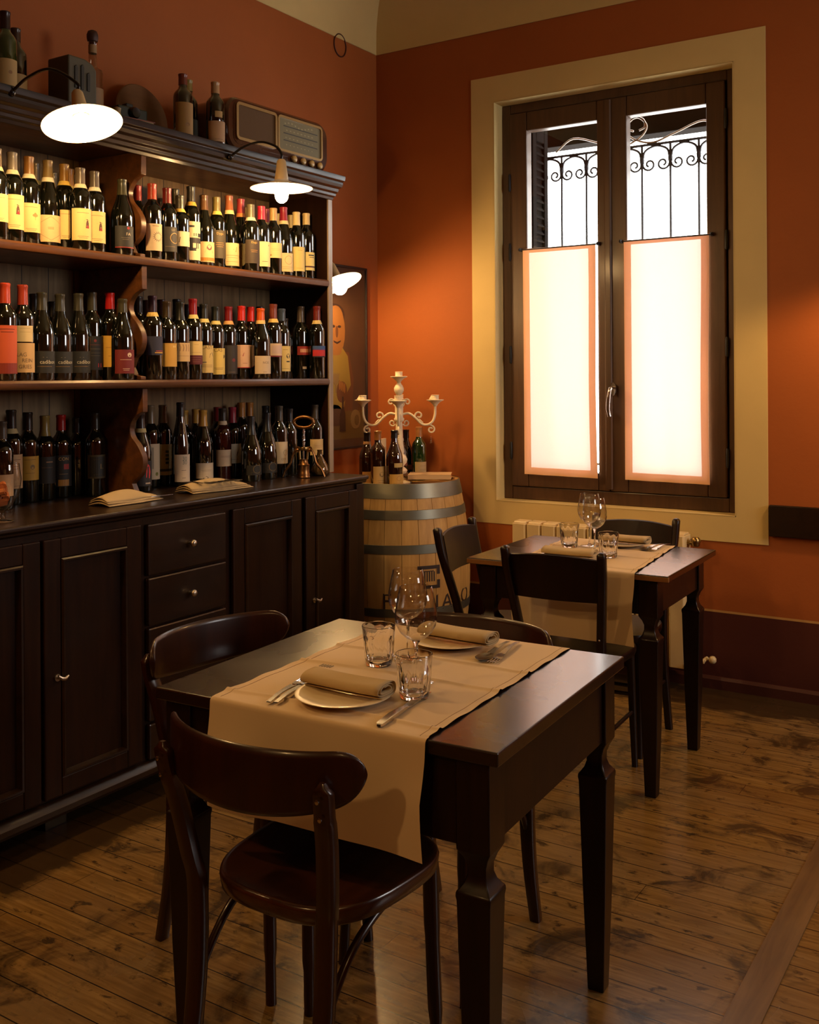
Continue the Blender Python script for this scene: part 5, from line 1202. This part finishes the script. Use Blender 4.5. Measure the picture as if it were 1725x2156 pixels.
# ------------------------------------------------------------------ chairs
def bistro_chair(loc, rz, label, seat_z=.455, top_z=.772):
    t = thing('bistro_chair', label, 'chair', loc, rz, 'bentwood bistro chairs round the near table')
    # seat
    n = 48; out = []
    def outline(s_, dz=0):
        pts = []
        for i in range(n):
            a = 2*math.pi*i/n; c, q = math.cos(a), math.sin(a)
            e = 3.0
            x = .205*math.copysign(abs(c)**(2/e), c); y = .203*math.copysign(abs(q)**(2/e), q)
            x *= 1+.09*(y/.2); pts.append((x*s_*.95, y*s_*.97))
        return pts
    secs = []
    for s_, z in ((.86,seat_z-.034),(.955,seat_z-.036),(.985,seat_z-.030),(.995,seat_z-.018),(1.0,seat_z-.008),(.992,seat_z-.002),(.972,seat_z+.001),(.93,seat_z-.0005),(.80,seat_z-.005),(.5,seat_z-.008),(.2,seat_z-.009)):
        secs.append([(x, y, z) for x, y in outline(s_)])
    mk('seat', B().loft(secs), M['chairs'], t, smooth=50)
    # back rail: bent, tall in the middle, rounded ends
    m = 44; H2 = .122
    secs = []
    for i in range(m+1):
        u = math.sin(math.pi/2*(-1+2*i/m))
        ang = u*R(62); rr = .255
        x = rr*math.sin(ang)*1.02; y = -.285 + (1-math.cos(ang))*rr*.72
        h0 = H2*(.70+.30*(1-u*u)); e_ = max(0.0, (abs(u)-.74)/.26)
        hh = max(.004, h0*math.sqrt(max(0.0, 1-e_**2.3)))
        zc0 = top_z - .003 - h0/2; zt = zc0+hh/2; zb = zc0-hh/2
        nx, ny = math.sin(ang), -math.cos(ang); th = .0072
        sec = []
        zc_ = (zt+zb)/2; hz = (zt-zb)/2
        lean = .055
        for k in range(12):
            a = 2*math.pi*k/12; cc, ss = math.cos(a), math.sin(a)
            oz = hz*math.copysign(abs(ss)**.35, ss); ot = th*math.copysign(abs(cc)**.7, cc)
            z = zc_+oz
            sec.append((x+nx*ot, y+ny*ot-(z-top_z+.1)*lean*0, z))
        secs.append(sec)
    mk('backrest', B().loft(secs), M['chair'], t, smooth=55)
    for s in (-1, 1):
        # rear leg and back post in one bent piece
        pts = [(s*.190,-.258,top_z-.055),(s*.187,-.250,top_z-.10),(s*.177,-.230,.60),(s*.164,-.212,.50),(s*.155,-.204,.44),(s*.152,-.208,.30),(s*.150,-.228,.15),(s*.150,-.262,.0)]
        pp = bez(pts, 6); N_ = len(pp)
        secs = []
        for i, p in enumerate(pp):
            z = p.z; w = .0185 if z > .3 else .0140+.0045*z/.3; d = .0130 if z < .66 else .0105
            if i == 0: w, d = .010, .009
            secs.append([(p.x+w*math.copysign(abs(math.cos(a))**.35, math.cos(a)), p.y+d*math.copysign(abs(math.sin(a))**.35, math.sin(a)), p.z) for a in [2*math.pi*q/12 for q in range(12)]])
        secs.insert(0, [(p_[0]*.5+pts[0][0]*.5, p_[1]*.5+pts[0][1]*.5, pts[0][2]+.008) for p_ in secs[0]])
        leg = mk('leg', B().loft(secs), M['chair'], t, smooth=50)
        for zz in (top_z-.075, top_z-.108):
            yy = -.262-.013+ (top_z-.062-zz)*.22
            sc = B().lathe([(0,0),(.0042,0),(.0042,.002),(0,.0028)], 10); sc.v = [(s*.189+x, yy-z, zz+y) for x,y,z in sc.v]
            mk('screw', sc, M['steel'], leg, smooth=30)
        f = B().tube(bez([(s*.160,.135,seat_z-.030),(s*.160,.140,.30),(s*.163,.146,.12),(s*.167,.152,0)], 6), [.0165]*7+[.015]*6+[.0125]*6, 12)
        mk('leg', f, M['chair'], t, smooth=50)
        br = B().tube(bez([(s*.150,-.214,.245),(s*.150,-.185,.300),(s*.150,-.120,.365),(s*.150,-.03,.402),(s*.152,.06,.414),(s*.155,.118,.412)], 6), .0085, 10)
        mk('bent_brace', br, M['chair'], t, smooth=60)
    fb_ = B().tube(bez([(-.150,.120,.405),(-.08,.150,.413),(0,.158,.415),(.08,.150,.413),(.150,.120,.405)], 5), .0085, 10)
    mk('front_brace', fb_, M['chair'], t, smooth=60)
    return t
bistro_chair((-1.248,1.628,0), R(0), 'brown bentwood chair seen from behind at the front of the near table')
bistro_chair((-1.645,1.945,0), R(-96), 'brown bentwood chair between the near table and the cabinet')
bistro_chair((-1.305,2.135,0), R(181), 'brown bentwood chair at the far side of the near table', top_z=.770)

def slat_chair(loc, rz, label, top_z=.825, w=.170, seat_z=.450):
    t = thing('slat_back_chair', label, 'chair', loc, rz, 'slat back chairs round the far table')
    secs = []
    for s_, z in ((.9,seat_z-.030),(.98,seat_z-.030),(1.0,seat_z-.020),(1.0,seat_z-.006),(.985,seat_z),(.9,seat_z-.001),(.5,seat_z-.005)):
        secs.append([(x*s_*(1+.08*y/.18), y*s_, z) for x, y in superellipse(.175,.168,40,4.0)])
    mk('seat', B().loft(secs), M['chairb'], t, smooth=50)
    for s in (-1, 1):
        pts = [(s*w,-.262,top_z),(s*(w-.004),-.245,top_z-.09),(s*(w-.016),-.215,top_z-.20),(s*(w-.026),-.190,.52),(s*(w-.030),-.180,.44),(s*(w-.028),-.185,.25),(s*(w-.020),-.215,.0)]
        pp = bez(pts, 6); secs = []
        for i, p in enumerate(pp):
            hw = .0145; hd = .0165 if p.z > .35 else .0125+.004*p.z/.35
            secs.append([(p.x+hw*math.copysign(abs(math.cos(a))**.45, math.cos(a)), p.y+hd*math.copysign(abs(math.sin(a))**.45, math.sin(a)), p.z) for a in [2*math.pi*(q+.5)/12 for q in range(12)]])
        c = (s*w, -.262)
        for k_, dz in ((.80,.006),(.35,.010)): secs.insert(0, [(c[0]+(q[0]-c[0])*k_, c[1]+(q[1]-c[1])*k_, top_z+dz) for q in secs[0 if k_==.80 else 1]])
        leg = mk('leg', B().loft(secs), M['chairb'], t, smooth=50)
        mk('leg', B().tube([(s*.145,.135,seat_z-.03),(s*.150,.142,.2),(s*.155,.150,0)], [.016,.014,.0115], 10), M['chairb'], t, smooth=50)
        mk('side_stretcher', B().tube([(s*.143,-.18,.20),(s*.149,.14,.20)], .0075, 8), M['chairb'], t, smooth=50)
        sc = B().ball((s*(w-.026)+s*.0, -.212, .535), .004, 8); mk('screw', sc, M['steel'], leg, smooth=50)
    m = 24; secs = []
    for i in range(m+1):
        u = -1+2*i/m; x = (w-.010)*u; bow = -.020*(1-u*u)
        zt = top_z-.020+.012*(1-u*u); zb = top_z-.165
        def yy(z): return -.250+(top_z-z)*.20+bow
        secs.append([(x, yy(zb)-.006, zb),(x, yy(zt)-.006, zt-.002),(x, yy(zt), zt+.001),(x, yy(zt)+.006, zt-.002),(x, yy(zb)+.006, zb)])
    mk('back_slat', B().loft(secs), M['chairb'], t, smooth=40)
    mk('front_stretcher', B().tube([(-.149,.144,.26),(.149,.144,.26)], .0075, 8), M['chairb'], t, smooth=50)
    return t
slat_chair((-1.455,3.375,0), R(4), 'dark slat back chair seen from behind at the front of the far table')
slat_chair((-1.815,3.600,0), R(-84), 'dark slat back chair between the barrel and the far table', top_z=.812)
slat_chair((-1.480,3.765,0), R(181), 'dark slat back chair in front of the radiator under the window', top_z=.825)

# ------------------------------------------------------------------ place settings
def plate(loc, label, r=.098, group='dinner plates'):
    p = mk('dinner_plate', B().lathe([(0,.002),(.052,.0015),(.055,0),(.060,.002),(.075,.006),(r,.0125),(r+.0005,.0140),(r-.002,.0145),(.074,.009),(.060,.0055),(0,.0048)], 56), M['ceramic'], smooth=50, label=label, category='plate', group=group)
    p.location = loc; return p
def roll_napkin(loc, rz, label, L=.192, W=.076, H=.033):
    # cloth folded flat and rolled: spiral section extruded
    t = thing('rolled_napkin', label, 'napkin', loc, rz, 'rolled beige napkins on plates')
    out = []; th = .0022
    turns = 2.6; N = 90
    sec_o = []
    for i in range(N+1):
        a = 2*math.pi*turns*i/N; k = 1-.62*(i/N)
        e = 3.0; c, s_ = math.cos(a+R(250)), math.sin(a+R(250))
        y = (W/2-.001)*k*math.copysign(abs(c)**(2/e), c); z = (H/2-.001)*k*math.copysign(abs(s_)**(2/2.2), s_)
        sec_o.append((y, H/2+z*(1 if k>.9 else .9)))
    secs = 14
    b = B(); vs = []
    for j in range(secs+1):
        x = -L/2+L*j/secs; sag = 1-.10*math.sin(math.pi*j/secs)
        for q, (y, z) in enumerate(sec_o):
            vs.append((x+(.0015*math.sin(q*.35) if j in (0,secs) else 0), y*(1+.02*math.sin(x*40)), z*sag))
    n_ = len(sec_o)
    fs = [(j*n_+i, j*n_+i+1, (j+1)*n_+i+1, (j+1)*n_+i) for j in range(secs) for i in range(n_-1)]
    b.add(vs, fs)
    mk('rolled_cloth', b, M['napkin'], t, smooth=70, solid=.0020)
    return t
TZ = .760+.0046
plate((-1.221,1.652,TZ), 'round cream plate under a rolled napkin, near seat of the near table')
roll_napkin((-1.224,1.668,TZ+.0128), R(0), 'rolled beige napkin on the nearest plate, its spiral end facing right')
plate((-1.252,2.130,TZ), 'round cream plate under a rolled napkin, far seat of the near table')
roll_napkin((-1.232,2.128,TZ+.0128), R(-2), 'rolled beige napkin on the far plate of the near table')
def wine_glass(loc, label, group='stemmed wine glasses'):
    t = thing('wine_glass', label, 'glass', loc, 0, group)
    mk('glass_bowl', B().lathe([(0,.0880),(.010,.0890),(.022,.0950),(.034,.1060),(.0425,.1210),(.0455,.1360),(.0448,.1500),(.0405,.1750),(.0345,.2020),(.0338,.2025),(.0332,.2015),(.0395,.1745),(.0436,.1500),(.0443,.1360),(.0414,.1218),(.0330,.1072),(.0215,.0965),(.010,.0906),(0,.0900)], 40), M['glass'], t, smooth=60)
    mk('glass_stem', B().lathe([(0,.0035),(.010,.0040),(.0050,.010),(.0034,.020),(.0030,.060),(.0042,.080),(.009,.0878),(0,.0878)], 20), M['cglass'], t, smooth=60)
    mk('glass_foot', B().lathe([(0,0),(.0355,0),(.0362,.0008),(.0355,.0016),(.020,.0028),(.009,.0042),(0,.0034)], 40), M['glass'], t, smooth=60)
    return t
def tumbler(loc, label, group='faceted water tumblers'):
    t = thing('water_tumbler', label, 'glass', loc, 0, group)
    n = 9; b = B(); Hh = .088; secs = []
    rings = [(.0285,.0,0),(.0300,.003,0),(.0325,.016,1),(.0350,.050,1),(.0368,.070,.4),(.0380,.0865,0),(.0374,.088,0),(.0366,.0865,0),(.0335,.040,0),(.0300,.016,0),(.020,.012,0)]
    seg = 36; vs = []
    for r_, z_, fct in rings:
        for i in range(seg):
            a = 2*math.pi*i/seg; loc_a = (a % (2*math.pi/n))-math.pi/n
            f_ = math.cos(math.pi/n)/math.cos(loc_a) if fct else 1
            rr = r_*((1-fct)+fct*f_*1.02); vs.append((rr*math.cos(a), rr*math.sin(a), z_))
    fs = [(k*seg+i, k*seg+(i+1)%seg, (k+1)*seg+(i+1)%seg, (k+1)*seg+i) for k in range(len(rings)-1) for i in range(seg)]
    fs.append(tuple(range(seg-1,-1,-1))); fs.append(tuple((len(rings)-1)*seg+i for i in range(seg)))
    b.add(vs, fs)
    mk('tumbler_glass', b, M['cglass'], t, smooth=22)
    return t
wine_glass((-1.156,1.822,TZ), 'stemmed wine glass on the near table, the nearer of the two')
wine_glass((-1.275,1.975,TZ), 'stemmed wine glass on the near table, the farther of the two')
tumbler((-1.108,1.738,TZ), 'faceted water tumbler beside the knife on the near table')
tumbler((-1.302,1.895,TZ), 'faceted water tumbler behind the wine glasses on the near table')
GC = 'cutlery on the near table'
cutlery('fork', (-1.357,1.661,TZ+.0002), R(104), 'fork left of the nearest plate, handle towards the camera', group=GC)
cutlery('fork', (-1.339,1.668,TZ+.0002), R(102), 'outer fork left of the nearest plate, partly under the napkin', group=GC)
cutlery('knife', (-1.082,1.667,TZ+.0002), R(97), 'table knife right of the nearest plate', group=GC)
cutlery('spoon', (-1.122,2.088,TZ+.0002), R(-84), 'spoon beside the far plate of the near table', group=GC)
cutlery('fork', (-1.096,2.096,TZ+.0002), R(-82), 'fork beside the far plate of the near table', group=GC)
TF = .750+.0046
plate((-1.440,3.760,TF), 'round cream plate with rolled napkin at the window side of the far table')
roll_napkin((-1.430,3.760,TF+.0128), R(-2), 'rolled beige napkin on the window side plate of the far table')
plate((-1.500,3.375,TF), 'round cream plate on the far table behind the chair back')
roll_napkin((-1.490,3.375,TF+.0128), R(3), 'rolled beige napkin on the far table behind the chair back')
wine_glass((-1.470,3.560,TF), 'stemmed wine glass on the far table, the right one of two')
wine_glass((-1.540,3.678,TF), 'stemmed wine glass on the far table, the left one of two')
tumbler((-1.603,3.632,TF), 'faceted water tumbler left of the wine glasses on the far table')
tumbler((-1.392,3.500,TF), 'faceted water tumbler right of the wine glasses on the far table')
cutlery('spoon', (-1.325,3.735,TF+.0002), R(-97), 'spoon beside the plate on the far table', group='cutlery on the far table')
cutlery('fork', (-1.298,3.745,TF+.0002), R(-95), 'fork at the outer right of the far table setting', group='cutlery on the far table')
